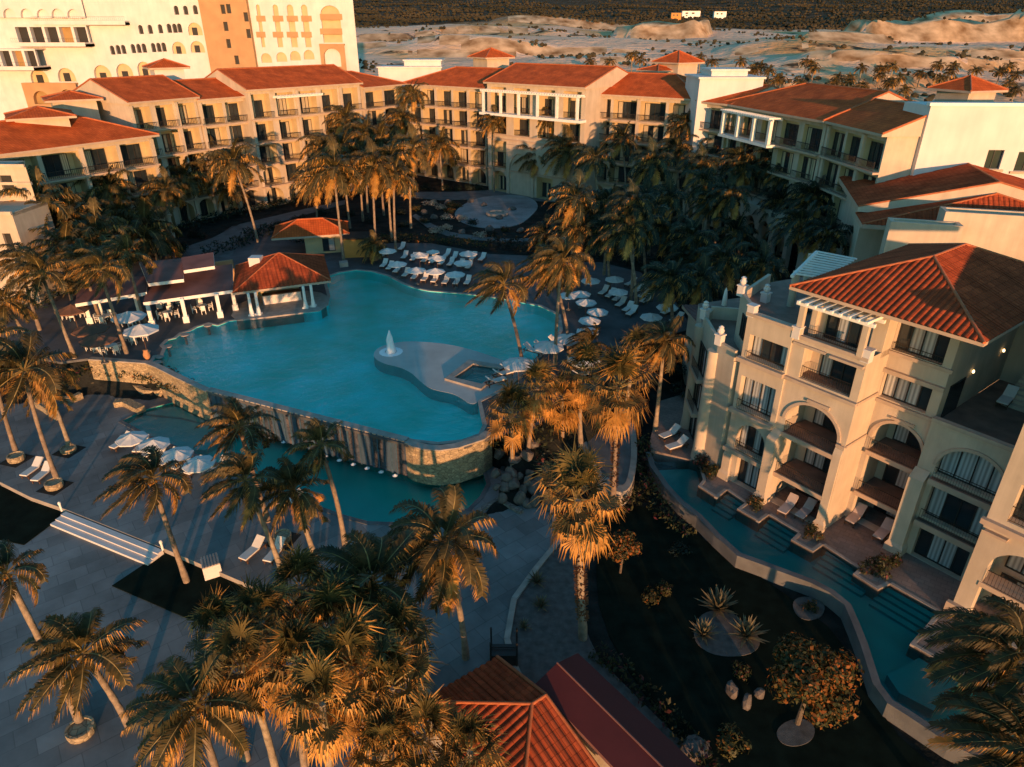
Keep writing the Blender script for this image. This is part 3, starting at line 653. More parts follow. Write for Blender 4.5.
def tiled(mb, face, mi=0, pitch=None, amp=.07):
    # face: eave a->b first, then the upper points; real barrel tile rows when pitch is given
    a, b = face[0], face[1]; u = (b - a); L_ = u.length; u.normalize(); nrm = (b - a).cross(face[-1] - a).normalized(); v = nrm.cross(u).normalized()
    if v.z < 0: v = -v
    if nrm.z < 0: nrm = -nrm
    P2 = [((p - a).dot(u), (p - a).dot(v)) for p in face]
    if not pitch:
        mb.add(face, mi, P2); return
    def vmax(x):
        best = 0
        for i in range(1, len(P2)):
            p, q = P2[i], P2[(i + 1) % len(P2)]
            lo, hi = min(p[0], q[0]), max(p[0], q[0])
            if lo - 1e-6 <= x <= hi + 1e-6 and hi - lo > 1e-6: best = max(best, p[1] + (q[1] - p[1]) * (x - p[0]) / (q[0] - p[0]))
        return best
    k = max(1, round(L_ / pitch)); w_ = L_ / k
    for i in range(k):
        prof = [(0, 0), (.12, 0), (.2, .55), (.35, .9), (.5, 1), (.65, .9), (.8, .55), (.88, 0), (1, 0)]
        for j in range(len(prof) - 1):
            x0, x1 = (i + prof[j][0]) * w_, (i + prof[j + 1][0]) * w_; h0, h1 = prof[j][1] * amp, prof[j + 1][1] * amp
            v0, v1 = vmax(x0), vmax(x1)
            mb.add([a + u * x0 + nrm * h0, a + u * x1 + nrm * h1, a + u * x1 + v * v1 + nrm * h1, a + u * x0 + v * v0 + nrm * h0], mi, [(x0, 0), (x1, 0), (x1, v1), (x0, v0)])
def make_roof(rt, corners, z, h, hipL=True, hipR=True, axis=0, mat_='roof_far', pitch=None, fas=.28, ridge=True, gable_mat='plaster'):
    faces, rl, rr, c, hips = roof_faces(corners, z, h, hipL, hipR, axis)
    mb = MB()
    for f in faces: tiled(mb, f, 0, pitch)
    cen = sum(c, Vector()) / 4
    cyc = c
    for i in range(4):
        p, q = cyc[i], cyc[(i + 1) % 4]
        if (i == 1 and not hips[1]) or (i == 3 and not hips[0]): continue
        mb.add([p - Vector((0, 0, fas)), q - Vector((0, 0, fas)), q, p], 1)
    mb.add([(p.x, p.y, z - fas) for p in cyc[::-1]], 1)
    for i, on, rp in ((1, hips[1], rr), (3, hips[0], rl)):
        if not on:
            p, q = cyc[i], cyc[(i + 1) % 4]; mb.add([p - Vector((0, 0, fas)), q - Vector((0, 0, fas)), q, rp, p], 2)
    o = mb.build('roof', [mat_, 'fascia', gable_mat], rt)
    if ridge:
        rb = MB(); up = Vector((0, 0, .04)); r_ = .09 if pitch else .12
        rb.tube([rl + up, rr + up], r_, 6)
        if hips[1]: rb.tube([c[1] + up, rr + up], r_, 6); rb.tube([c[2] + up, rr + up], r_, 6)
        else: rb.tube([c[1] + up, rr + up], r_, 6, 0); rb.tube([c[2] + up, rr + up], r_, 6)
        if hips[0]: rb.tube([c[0] + up, rl + up], r_, 6); rb.tube([c[3] + up, rl + up], r_, 6)
        else: rb.tube([c[0] + up, rl + up], r_, 6); rb.tube([c[3] + up, rl + up], r_, 6)
        ro = rb.build('ridge_tile', ['ridge'], rt, True); ro.parent = o
    return o
def pergola(rt, F, s0, s1, n0, n1, z, step=.55, mat_='white', name='pergola', th=.14):
    mb = MB()
    F.box(mb, s0 - .3, s1 + .3, n1 - .35, n1 - .15, z, z + .22); F.box(mb, s0 - .3, s1 + .3, n0 + .1, n0 + .3, z, z + .22)
    k = int((s1 - s0) / step)
    for i in range(k + 1):
        a = s0 + (s1 - s0) * i / k; F.box(mb, a - th / 2, a + th / 2, n0, n1 + .25, z + .223, z + .40)
    return mb.build(name, [mat_], rt)

# ------------------------------------------------------------------ a wing of the hotel round the court
def wing_section(rt, p0, p1, levels, nb, n0=0.0, arches=(), roof_h=2.8, depth=14.0, hipL=False, hipR=False, pier=.27, warm=True, over=.8, wt=.80, pil=True, top_solid=(), rail=True, wide=None, seed=0, sides=True, roof=True, eave_wall=.3, blank=(), dep=1.7, proj=True):
    F = Fac(p0, p1, n0); rr = random.Random(seed + 3); L_ = F.len; bw = L_ / nb; mb = MB(); holes = []
    nl = len(levels) - 1
    for fl in range(nl):
        z0, z1 = levels[fl], levels[fl + 1]
        for b in range(nb):
            if (fl, b) in blank: continue
            a0, a1 = b * bw + pier, (b + 1) * bw - pier
            if (fl, b) in arches or fl in arches:
                r_ = (a1 - a0) / 2; top = z1 - .5; zs = max(z0 + .6, top - r_ * .85); h = arch(a0, a1, z0 + .06, zs, top - zs)
            else: h = rect(a0, a1, z0 + .06, z1 - .52)
            holes.append((h, dep, 2))
            m0 = a0 + (a1 - a0) * rr.choice((.02, .04, .10)); m1 = min(a1 - .05, m0 + (a1 - a0) * wt)
            F.window(rt, m0, m1, z0 + .07, z0 + 2.7, -dep + .03, 4, rr, warm, cur=[rr.random() < .30 for _ in range(4)])
            if rail and (fl > 0):
                F.railing(rt, a0 - .1, a1 + .1, (.62 if proj else -.12), z0 + .02, 1.0, .24, 'iron', 2.4)
    F.wall(mb, 0, L_, levels[0] - .6, levels[-1], 0, holes, 0, 1)
    # slab edges and pilasters stand proud of the wall
    for fl in range(1, nl):
        F.box(mb, -.02, L_ + .02, .003, .72 if proj else .22, levels[fl] - .24, levels[fl] - .02, 3)
    if pil:
        for b in range(0, nb + 1, 2):
            a = min(max(b * bw, .25), L_ - .25); F.box(mb, a - .26, a + .26, .004, .32, levels[0] - .6, levels[-1] - .25, 0)
    if sides:
        mb.add([F.P(0, 0, levels[0] - .6), F.P(0, 0, levels[-1]), F.P(0, -depth, levels[-1]), F.P(0, -depth, levels[0] - .6)], 0)
        mb.add([F.P(L_, -depth, levels[0] - .6), F.P(L_, -depth, levels[-1]), F.P(L_, 0, levels[-1]), F.P(L_, 0, levels[0] - .6)], 0)
        mb.add([F.P(L_, -depth, levels[0] - .6), F.P(0, -depth, levels[0] - .6), F.P(0, -depth, levels[-1]), F.P(L_, -depth, levels[-1])], 0)
    mb.build('wall', ['plaster', 'plaster_lit_yellow', 'plaster_lit_yellow', 'fascia'], rt)
    if roof:
        oL = over if hipL else .25; oR = over if hipR else .25
        c = [F.P(-oL, over, 0), F.P(L_ + oR, over, 0), F.P(L_ + oR, -depth - over, 0), F.P(-oL, -depth - over, 0)]
        make_roof(rt, c, levels[-1] + .28, roof_h, hipL, hipR, 0, 'roof_far', None)
    return F

def ewall(x, y, z): return at(x, y, z)
L4 = [3, 6.6, 10.2, 13.8, 17.4]; L5 = [3, 6.6, 10.2, 13.8, 17.3, 20.9]; L5b = [3, 6.6, 10.2, 13.8, 17.6, 21.9]
lw = root('hotel_wing', (-50, 104, 3), 'long sunlit hotel wing with stepped red roofs left of the pool', 'building')
wing_section(lw, (-67, 75.5), (-51, 101.8), L4, 6, 0, {(0, 4), (0, 5), (0, 2)}, 2.8, 13, False, True, seed=1)
wing_section(lw, (-55.5, 106), (-49.6, 115.6), [3, 6.6, 10.2, 13.8, 17.6, 21.3], 3, 0, {0}, 2.8, 15, False, False, seed=2, pier=.45)
wing_section(lw, (-49.5, 115.7), (-44.2, 123.0), L5, 2, 0, {(0, 0), (0, 1)}, 2.4, 14, False, False, seed=3)
F_d = wing_section(lw, (-43.6, 121.5), (-28.6, 139.5), L5b, 5, 0, {(0, 0), (0, 1), (0, 3), (1, 2), (0, 4), (1, 0)}, 2.8, 15, False, False, seed=4, pier=.6)
pergola(lw, F_d, 4.9, 13.5, .1, 1.8, 20.6, .6)
wing_section(lw, (-28.8, 142.2), (-22.5, 152.5), L5, 2, 0, {0}, 2.4, 14, False, True, seed=5)
bw_ = root('hotel_wing', (4, 132, 3), 'broad hotel wing with white pergola and big portal arch across the back', 'building')
wing_section(bw_, (-22.0, 153.6), (-5.0, 140.6), L5, 5, 0, {0}, 3.0, 15, True, False, seed=6)
F_m = wing_section(bw_, (-4.6, 137.0), (12.3, 122.6), [3, 7.4, 12.9, 13.6, 17.4, 22.2], 4, 0, {(0, 0), (0, 1), (0, 3)}, 2.8, 17, False, False, seed=7, pier=.9, pil=False, wt=.5, proj=False, blank={(1, 1), (1, 2), (1, 3), (2, 0), (2, 1), (2, 2), (2, 3), (0, 1)})
pergola(bw_, F_m, 0.2, F_m.len - .3, .1, 1.9, 20.9, .55)
def post(F, rt, a, h, n0, n1, z0, z1, m='white', name='column'):
    mb = MB(); F.box(mb, a - h, a + h, n0, n1, z0, z1); return mb.build(name, [m], rt)
for a in np.linspace(.5, F_m.len - .5, 6): post(F_m, bw_, a, .2, 1.45, 1.8, 17.45, 20.88)
mb = MB(); F_m.box(mb, -.3, F_m.len + .3, .02, 1.95, 17.0, 17.42); mb.build('balcony', ['white'], bw_)
# tall arch in the middle of the back wing
mb = MB(); F_m.wall(mb, 4.9, 11.5, 2.4, 12.0, .35, [(arch(5.6, 10.9, 2.6, 7.2, 3.4), 1.6, 1)], 0); F_m.box(mb, 4.9, 11.5, .01, .345, 11.7, 12.0, 0); mb.build('arched_portal', ['plaster', 'frame'], bw_)
wing_section(bw_, (13.0, 128.4), (29.4, 116.4), L5, 4, 0, {0}, 3.0, 15, False, True, seed=8)
rw = root('hotel_wing', (34, 96, 3), 'shaded hotel wing with dark red roofs and tall arcade on the right', 'building')
wing_section(rw, (29.0, 113.2), (32.4, 107.6), L5, 1, 0, {0}, 2.2, 15, False, False, seed=9, wt=.95, dep=.7)
F_r = wing_section(rw, (32.2, 109.3), (37.9, 86.8), L5, 5, .3, {0}, 3.0, 15, True, False, seed=10, pier=.55, pil=False, wt=.95, dep=.6)
pergola(rw, F_r, 2.2, 14.5, .1, 1.9, 20.2, .55)
for a in (2.4, 6.5, 10.5, 14.3): post(F_r, rw, a, .25, 1.4, 1.85, 17.3, 20.18)
mb = MB(); F_r.box(mb, 2.0, 14.7, .02, 2.0, 16.9, 17.25); mb.build('balcony', ['white'], rw)
mb = MB(); F_r.wall(mb, -.5, F_r.len + 12, 2.4, 9.8, 3.2, [(arch(.3 + 3.45 * k, 3.0 + 3.45 * k, 2.5, 6.6, 1.7), .7, None) for k in range(10)], 0); F_r.box(mb, -.5, F_r.len + 12, .35, 3.19, 9.4, 9.8, 0); mb.build('arcade', ['plaster'], rw)
wing_section(rw, (37.9, 86.4), (38.9, 74.6), L5, 3, 0, {0}, 2.3, 10, False, False, seed=11, wt=.95, dep=.7)

# small structures riding on the wings
def turret(label, cx, cy, zb, w_, h_, rh, mat_='plaster', over=.9, rz=.6, cat='roof turret', opening=True):
    t = root('roof_turret', (cx, cy, zb), label, cat); mb = MB(); mb.box((cx, cy, zb + h_ / 2), (w_, w_, h_), 0, rz); mb.build('wall', [mat_], t)
    q = []
    for a, b in ((-1, -1), (1, -1), (1, 1), (-1, 1)):
        x, y = a * (w_ / 2 + over), b * (w_ / 2 + over); q.append((cx + x * math.cos(rz) - y * math.sin(rz), cy + x * math.sin(rz) + y * math.cos(rz)))
    make_roof(t, q, zb + h_ + .02, rh, True, True, 0, 'roof_far')
    return t
def blk(name, label, px0, px1, ytop, Y, zb, depth, mat_='plaster_white', cap=True, cat='rooftop block'):
    a, b = at_y(px0[0], px0[1], Y), at_y(px1[0], px1[1], Y); zt = a.z
    t = root(name, ((a.x + b.x) / 2, Y, zb), label, cat); mb = MB(); mb.box8([(a.x, Y, zb), (b.x, Y, zb), (b.x, Y + depth, zb), (a.x, Y + depth, zb)] + [(a.x, Y, zt), (b.x, Y, zt), (b.x, Y + depth, zt), (a.x, Y + depth, zt)], 0); mb.build('wall', [mat_], t)
    if cap:
        mb = MB(); mb.box(((a.x + b.x) / 2, Y + depth / 2, zt + .14), (b.x - a.x + .5, depth + .5, .27)); mb.build('parapet_cap', [mat_], t)
    return t
def turret_px(label, x, y_eave, Y, w_, h_, rh, **k):
    p = at_y(x, y_eave, Y); return turret(label, p.x, p.y, p.z - h_, w_, h_, rh, **k)
turret_px('small hip roofed lantern above the left end of the back wing', 491, 57, 160, 5.5, 5, 1.7)
turret_px('red hip roofed turret behind the middle right of the back wing', 678, 62, 150, 5.5, 6, 2.0)
turret_px('low red roofed hut attached to the turret behind the back wing', 658, 70, 149, 4.2, 4, .9)
turret_px('red roofed turret on the white block at the top right', 967, 89, 100, 4.9, 4.5, 1.6, rz=.35)
turret_px('little red roofed turret among the upper left terraces', 166, 67, 128, 4.6, 5, 1.2, mat_='plaster_white')
turret_px('low red roofed hut behind the leftmost red roof', 40, 115, 97, 6, 3.5, 1.0)
turret_px('small red roofed hut with a dark window left of the gabled roof', 72, 98, 108, 5.5, 4.5, .9)
blk('rooftop_block', 'long low white box between the left wing and the back wing roofs', (378, 68), (441, 68), 68, 158, 12, 8)
blk('rooftop_block', 'white box set on the long low box between the wings', (404, 61), (441, 61), 61, 161, 12, 7)
blk('rooftop_block', 'wide white stair box at the joint of back wing and right wing', (700, 79), (764, 79), 79, 112, 12, 9)
blk('rooftop_block', 'upper white box with a dark hatch on the stair box', (712, 71), (748, 71), 71, 114, 12, 6)
wb = root('white_block', (58, 88, 0), 'large plain white block with two dark windows at the right edge', 'building')
F_w = Fac((42.4, 74.3), (84, 71.6)); mb = MB(); H_w = 23.9
w1 = [F_w.px(x, y) for x, y in ((983, 169), (999, 169), (997, 150))]; w2 = [F_w.px(x, y) for x, y in ((1013, 171), (1034, 171), (1034, 152))]
hs = [(rect(w1[0][0], w1[1][0], w1[0][1], w1[2][1]), .35, None), (rect(w2[0][0], w2[1][0], w2[0][1], w2[2][1]), .35, None)]
F_w.wall(mb, 0, F_w.len, -1, H_w, 0, hs, 0)
mb.add([F_w.P(0, 0, -1), F_w.P(0, 0, H_w), F_w.P(-.4, -5, H_w), F_w.P(-.4, -5, -1)], 0)
mb.add([F_w.P(0, 0, H_w), F_w.P(F_w.len, 0, H_w), F_w.P(F_w.len, -5, H_w), F_w.P(-.4, -5, H_w)], 0)
F_w.box(mb, -.2, 11.0, -.6, .15, H_w + .003, H_w + .3, 1); F_w.box(mb, 12.6, 30, -.6, .15, H_w - 1.2, H_w - .95, 1)
mb.build('wall', ['plaster_white', 'white'], wb)
for w_ in (w1, w2):
    F_w.window(wb, w_[0][0], w_[1][0], w_[0][1], w_[2][1], -.3, 2, cur=[0, 0])
    mb = MB(); F_w.box(mb, w_[0][0] - .35, w_[1][0] + .35, .003, .2, w_[0][1] - .25, w_[0][1] - .02); mb.build('sill', ['fascia'], wb)

# ------------------------------------------------------------------ the gabled block behind the near building
gb = root('gabled_block', (43, 70, 0), 'gabled block with big dark red roof and white parapets behind the near building', 'building')
d6 = Vector((.29, .957, 0)); x6 = Vector((.957, -.29, 0)); g0 = Vector((44.6, 63.9, 0))
q = [g0 - x6 * 11.3, g0 + x6 * 11.3, g0 + x6 * 11.3 + d6 * 18.5, g0 - x6 * 11.3 + d6 * 18.5]
make_roof(gb, [tuple(p) for p in q], 15.4, 2.9, False, False, 1, 'roof', .42, .5, True, 'plaster')
mb = MB(); F6 = Fac(tuple(g0 - x6 * 10.6 + d6 * .7), tuple(g0 + x6 * 10.6 + d6 * .7))
F6.wall(mb, 0, F6.len, 0, 15.0, 0, [], 0); q2 = [F6.P(0, 0, 0), F6.P(0, -17, 0)]
mb.add([q2[0], q2[0] + Vector((0, 0, 15)), q2[1] + Vector((0, 0, 15)), q2[1]], 0); mb.add([F6.P(F6.len, 0, 0), F6.P(F6.len, -17, 0), F6.P(F6.len, -17, 15), F6.P(F6.len, 0, 15)], 0); mb.build('wall', ['plaster'], gb)
# lower skirt roof in front of the gable and the white parapet boxes
make_roof(gb, [tuple(F6.P(-.7, 4.6, 0)), tuple(F6.P(21.9, 4.6, 0)), tuple(F6.P(21.9, .03, 0)), tuple(F6.P(-.7, .03, 0))], 14.6, 2.7, True, False, 1, 'roof', .42, .4)
def parapet_box(s0, s1, n0, n1, zt, t=.35):
    m = MB()
    F6.box(m, s0, s1, n1 - t, n1, 0, zt); F6.box(m, s0, s1, n0, n0 + t, 0, zt); F6.box(m, s0, s0 + t, n0 + t, n1 - t, 0, zt - .003); F6.box(m, s1 - t, s1, n0 + t, n1 - t, 0, zt - .003); F6.box(m, s0 + t, s1 - t, n0 + t, n1 - t, 0, zt - 1.2); m.build('parapet', ['plaster'], gb)
parapet_box(5.2, 25, 4.9, 7.0, 16.7); parapet_box(.8, 6.4, 7.02, 8.6, 15.9)
# low balcony and stair side seen below the gabled block
mb = MB(); F7 = Fac((32.2, 75), (33.6, 64.5)); F7.wall(mb, 0, F7.len, 0, 8.8, 0, [(arch(.6, 4.6, .5, 5.2, 2.2), .8, None), (arch(5.6, 9.8, .5, 5.2, 2.2), .8, None)], 0); F7.box(mb, 0, F7.len, -3.4, -.81, 8.3, 8.8, 0)
mb.build('arcade', ['plaster'], gb)

# ------------------------------------------------------------------ white tower hotel on the far left
tw = root('tower_hotel', (-90, 205, 8), 'tall white hotel block with rows of small arched windows at the top left', 'building')
F_t = Fac((-170, 202), (-38.5, 202))
def tp(x, y): return F_t.px(x, y)
def crop1(a, b): return tp(a / 3.935, b / 3.935)
def crop2(a, b): return tp(200 + a / 3.935, b / 3.935)
mb = MB(); ZT = 47; hs = []
def small_arch(fn, x, y, w_, h_, dep=.5, back=1):
    c, zt = fn(x, y - h_ / 2); _, zb = fn(x, y + h_ / 2); w2 = w_ / 3.935 * .29 / 2
    if back == 2 and y > 100 and w_ > 40: F_t.box(mb, c - .55 * w2, c + .2 * w2, -dep + .003, -dep + .06, zb, zb + (zt - zb) * .62, 1)
    return (arch(c - w2, c + w2, zb, zt - w2, w2, 8), dep, back)
T1a, T1b = tp(-60, 40)[0], crop1(805, 100)[0]
for x, y in [(690,40),(727,40),(765,38),(550,116),(587,115),(627,113),(662,111),(684,111),(703,110),(438,197),(461,195),(482,194),(520,191),(542,190),(563,189),(600,187),(621,186),(641,185)]: hs.append(small_arch(crop1, x, y, 16, 36, .6, 1))
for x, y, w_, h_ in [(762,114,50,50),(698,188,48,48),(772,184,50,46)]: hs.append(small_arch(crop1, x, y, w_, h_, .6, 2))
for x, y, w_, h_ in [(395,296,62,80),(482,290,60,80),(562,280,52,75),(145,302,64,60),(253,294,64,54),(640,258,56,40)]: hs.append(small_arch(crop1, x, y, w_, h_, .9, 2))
F_t.wall(mb, T1a, T1b, 0, ZT, 0, hs, 0)
s3a, s3b = tp(254, 40)[0], tp(356.5, 40)[0]; hs = []
for x0, x1, y0 in ((213, 250, 18), (278, 320, 18), (333, 378, 18), (390, 432, 18)):
    a, zt = crop2(x0 + 6, y0); b, zb = crop2(x1 + 8, 186); hs.append((arch(a, b, zb, zt - (b - a) / 2, (b - a) / 2, 10), .6, 2))
for x, y in ((258, 228), (318, 224), (372, 219), (426, 215)): hs.append(small_arch(crop2, x, y, 38, 38, .6, 2))
a, zt = crop2(470, 18); b, zb = crop2(562, 168); hs.append((arch(a, b, zb, zt - 2.2, 2.0), .9, 2))
F_t.wall(mb, s3a, s3b, 0, ZT, 0, hs, 0)
mb.add([F_t.P(s3b, 0, 0), F_t.P(s3b - 9, -30, 0), F_t.P(s3b - 9, -30, ZT), F_t.P(s3b, 0, ZT)], 0)
mb.build('wall', ['plaster_white', 'frame', 'plaster_lit_yellow'], tw)
mb = MB(); hs = []
for x, y in [(886,37),(908,35),(976,67),(897,104),(986,132),(908,171),(940,235)]:
    c, z = crop1(x, y); hs.append((rect(c - .55, c + .55, z - 1.05, z + 1.05), .5, 1))
s2a, s2b = crop1(806, 100)[0], s3a + .02
F_t.wall(mb, s2a, s2b, 0, ZT, 1.5, hs, 0); 
for s_ in (s2a, s2b): mb.add([F_t.P(s_, 1.5, 0), F_t.P(s_, 1.5, ZT), F_t.P(s_, -1, ZT), F_t.P(s_, -1, 0)], 0)
mb.build('brown_wall', ['plaster_brown', 'frame', 'plaster_recess_shade'], tw); mb = MB()
c0, z1 = crop2(472, 172); c1, z0 = crop2(580, 270); zz = crop2(500, 190)[1]; z2 = crop2(500, 262)[1]
F_t.wall(mb, c0, c1, 2, z1, 1.0, [(arch(c0 + .9, c1 - 1.3, z2, zz - 1.9, 1.9), 1.4, 2)], 0); F_t.box(mb, c0, c1, .01, .99, z1 - .4, z1, 0)
mb.build('brown_wall', ['plaster_brown', 'frame', 'plaster_recess_shade'], tw); mb = MB()
b0, z1 = crop1(95, 325); b1, z0 = crop1(330, 410)
F_t.wall(mb, b0, b1, 2, z1, 1.4, [small_arch(crop1, 168, 382, 62, 52, 1.3, 2), small_arch(crop1, 272, 372, 56, 44, 1.3, 2)], 0); F_t.box(mb, b0, b1, .01, 1.39, z1 - .4, z1, 0)
mb.build('brown_wall', ['plaster_brown', 'frame', 'plaster_recess_shade'], tw)
mb = MB()
for x0, x1 in ((213, 250), (278, 320), (333, 378), (390, 432)):
    for y in (72, 135):
        a, z = crop2(x0 + 8, y); b, _ = crop2(x1 + 8, y); mb = MB(); F_t.box(mb, a + .02, b - .02, -.59, .04, z - .75, z + .6); mb.build('balcony', ['plaster_brown'], tw)
for y in (65, 122):
    a, z = crop2(472, y); b, _ = crop2(560, y); mb = MB(); F_t.box(mb, a + .02, b - .02, -.89, .05, z - .8, z + .6); mb.build('balcony', ['plaster_brown'], tw)
# stepped terraces on its left part
for (x0, x1, yt, yb, n1) in ((-60, 200, 190, 262, 7.5), (68, 372, 98, 172, 4.5), (130, 510, 18, 88, 2.5)):
    a, z1 = crop1(x0, yt); b, z0 = crop1(x1, yb); mb = MB()
    k = max(3, int((b - a) / 3.2)); w_ = (b - a) / k
    F_t.wall(mb, a, b, z0 - .6, z0 + .35, n1, [], 0); F_t.railing(tw, a, b, n1 - .1, z0 + .35, 1.0, .5); F_t.box(mb, a, b, .02, n1 - .01, z0 - .6, z0, 0)
    F_t.wall(mb, a, b, z0, z1, n1 - 2.6, [(rect(a + w_ * i + .35, a + w_ * (i + 1) - .35, z0 + .1, z1 - .5), 1.4, 2 if i % 4 == 3 else 1) for i in range(k)], 0)  # dark backs paint both windows and the deep shade of the recesses
    F_t.box(mb, a, b, .02, n1 - 2.61, z1 - .3, z1, 0)
    for s_ in (a, b): mb.add([F_t.P(s_, n1, z0 - .6), F_t.P(s_, n1, z0 + .35), F_t.P(s_, 0, z0 + .35), F_t.P(s_, 0, z0 - .6)], 0)
    mb.build('terrace', ['plaster_white', 'frame', 'plaster_recess_shade'], tw)
mb = MB(); hs = [small_arch(crop1, x, y, 46, 36, 1.2, k) for x, y, k in ((40,52,2),(108,52,1),(172,54,2),(230,52,1),(292,54,2))]
a, z0 = crop1(-60, 70); b, z1 = crop1(330, 12); F_t.wall(mb, a, b, z0, ZT, .9, hs, 0); mb.build('loggia_wall', ['plaster_white', 'frame', 'plaster_recess_shade'], tw)
# sunlit end of the building at the left edge
le = root('end_pavilion', (-60, 76, 0), 'sunlit cream building end with stepped parapet at the left edge', 'building')
mb = MB()
F_l = Fac((-84, 79.5), (-54.4, 79.0)); E_ = F_l.len
F_l.wall(mb, 0, E_, 0, 17.3, 0, [(rect(E_ - 3.4, E_ - 2.0, 14.2, 16.2), .3, 1), (rect(E_ - 3.2, E_ - 2.2, 9.4, 11.4), .3, 1)], 0); F_l.box(mb, 0, E_ - 2, -3, -.01, 17.0, 17.3, 0); F_l.box(mb, 0, E_ + .2, .003, .3, 15.2, 15.5, 0); F_l.box(mb, 0, E_, .003, .25, 17.1, 17.45, 0)
mb.add([F_l.P(E_, 0, 0), F_l.P(E_ - 2.2, -3, 0), F_l.P(E_ - 2.2, -3, 17.3), F_l.P(E_, 0, 17.3)], 0)
F_l.wall(mb, 0, E_ + 1.2, 0, 13.4, 6, [(rect(E_ - .6, E_ + .3, 9.4, 11.2), .3, 1)], 0); F_l.box(mb, 0, E_ + 1.2, .01, 5.99, 13.0, 13.35, 0); F_l.box(mb, 0, E_ + 1.3, 6.003, 6.3, 13.2, 13.6, 0); mb.add([F_l.P(E_ + 1.2, 6, 0), F_l.P(E_ + 1.2, 0, 0), F_l.P(E_ + 1.2, 0, 13.4), F_l.P(E_ + 1.2, 6, 13.4)], 0)
mb.build('wall', ['plaster', 'frame'], le)
# ================================================================== THE NEAR BUILDING (facade A: s along, n out, z up)
nb_ = root('resort_building', tuple(A(0, -3, 1)), 'near cream resort building with tall arched balconies and red hip roof', 'building')
FA = Fac(tuple(A(0, 0)[:2]), tuple(A(1, 0)[:2]))
WM = ['plaster', 'plaster', 'trim', 'terrace']
wa = MB()
# bay one
FA.wall(wa, -8.1, -4.72, 0, 14.0, .2, [(rect(-7.0, -4.9, 1.03, 3.3), .55), (arch(-7.4, -5.15, 3.85, 4.95, 1.15), .55), (rect(-7.8, -5.1, 7.05, 9.5), .6), (rect(-7.7, -4.85, 10.95, 12.6), .6)], 0)
FA.box(wa, -8.1, -4.72, -.4, .197, 13.7, 13.99, 0)
# bay two: shallow wall with a deep two storey arch, loggia above, terrace parapet on top
FA.wall(wa, -4.72, .05, 0, 13.6, .05, [(arch(-4.12, -.5, 1.03, 7.72, 1.62, 20), .75), (rect(-3.85, -.45, 10.85, 12.95), .4)], 0)
wa.add([FA.P(.05, .05, 0), FA.P(.05, -2.6, 0), FA.P(.05, -2.6, 13.6), FA.P(.05, .05, 13.6)][::-1], 0)
wa.add([FA.P(-4.72, .05, 0), FA.P(-4.72, .05, 13.6), FA.P(-4.72, .2, 13.6), FA.P(-4.72, .2, 0)], 0)
FA.box(wa, -4.7, .03, -.35, .04, 13.2, 13.59, 0)
# the rooms behind the arch and the loggia
FA.wall(wa, -4.3, -.3, 1.0, 10.4, -2.6, [], 0)
for s_ in (-4.3, -.3): wa.add([FA.P(s_, -.7, 1), FA.P(s_, -2.6, 1), FA.P(s_, -2.6, 9.6), FA.P(s_, -.7, 9.6)], 0)
wa.add([FA.P(-4.3, -.7, 9.6), FA.P(-.3, -.7, 9.6), FA.P(-.3, -2.6, 9.6), FA.P(-4.3, -2.6, 9.6)], 0)
FA.wall(wa, -4.1, -.3, 10.5, 13.1, -1.5, [], 0)
for s_ in (-4.1, -.3): wa.add([FA.P(s_, -.35, 10.7), FA.P(s_, -1.5, 10.7), FA.P(s_, -1.5, 13.1), FA.P(s_, -.35, 13.1)], 0)
FA.box(wa, -4.1, -.3, -1.5, -.36, 12.96, 13.1, 0); FA.box(wa, -4.1, -.3, -1.5, -.36, 10.6, 10.84, 3)
# bay three, set back
FA.wall(wa, .05, 3.5, 0, 16.1, -2.6, [(arch(.38, 3.42, 1.03, 7.5, 1.55, 20), .7), (rect(.12, 2.92, 10.35, 12.0), .45), (rect(.12, 3.0, 13.55, 15.35), .45)], 0)
FA.wall(wa, .3, 3.5, 1.0, 9.6, -5.0, [], 0)
for s_ in (.3, 3.5): wa.add([FA.P(s_, -3.25, 1), FA.P(s_, -5.0, 1), FA.P(s_, -5.0, 9.4), FA.P(s_, -3.25, 9.4)], 0)
wa.add([FA.P(.3, -3.25, 9.4), FA.P(3.5, -3.25, 9.4), FA.P(3.5, -5, 9.4), FA.P(.3, -5, 9.4)], 0)
wa.add([FA.P(3.5, -2.6, 10), FA.P(3.5, -14, 10), FA.P(3.5, -14, 16.1), FA.P(3.5, -2.6, 16.1)], 0)
# bay four with glazed shallow arch, open terrace above
FA.wall(wa, 3.5, 8.35, 0, 10.5, -2.2, [(rect(4.7, 7.6, 1.03, 3.2), .5), (rect(4.6, 7.85, 4.05, 6.6), .5), (arch(4.5, 8.0, 7.1, 7.72, 1.62, 20), .5)], 0)
wa.add([FA.P(3.5, -2.2, 0), FA.P(3.5, -2.6, 0), FA.P(3.5, -2.6, 10.5), FA.P(3.5, -2.2, 10.5)], 0)
FA.box(wa, 3.51, 8.35, -2.6, -2.205, 10.0, 10.49, 0)
FA.box(wa, 3.51, 14, -12, -2.61, 9.6, 10.0, 3)
FA.wall(wa, 3.5, 16, 10, 16, -12, [], 0)
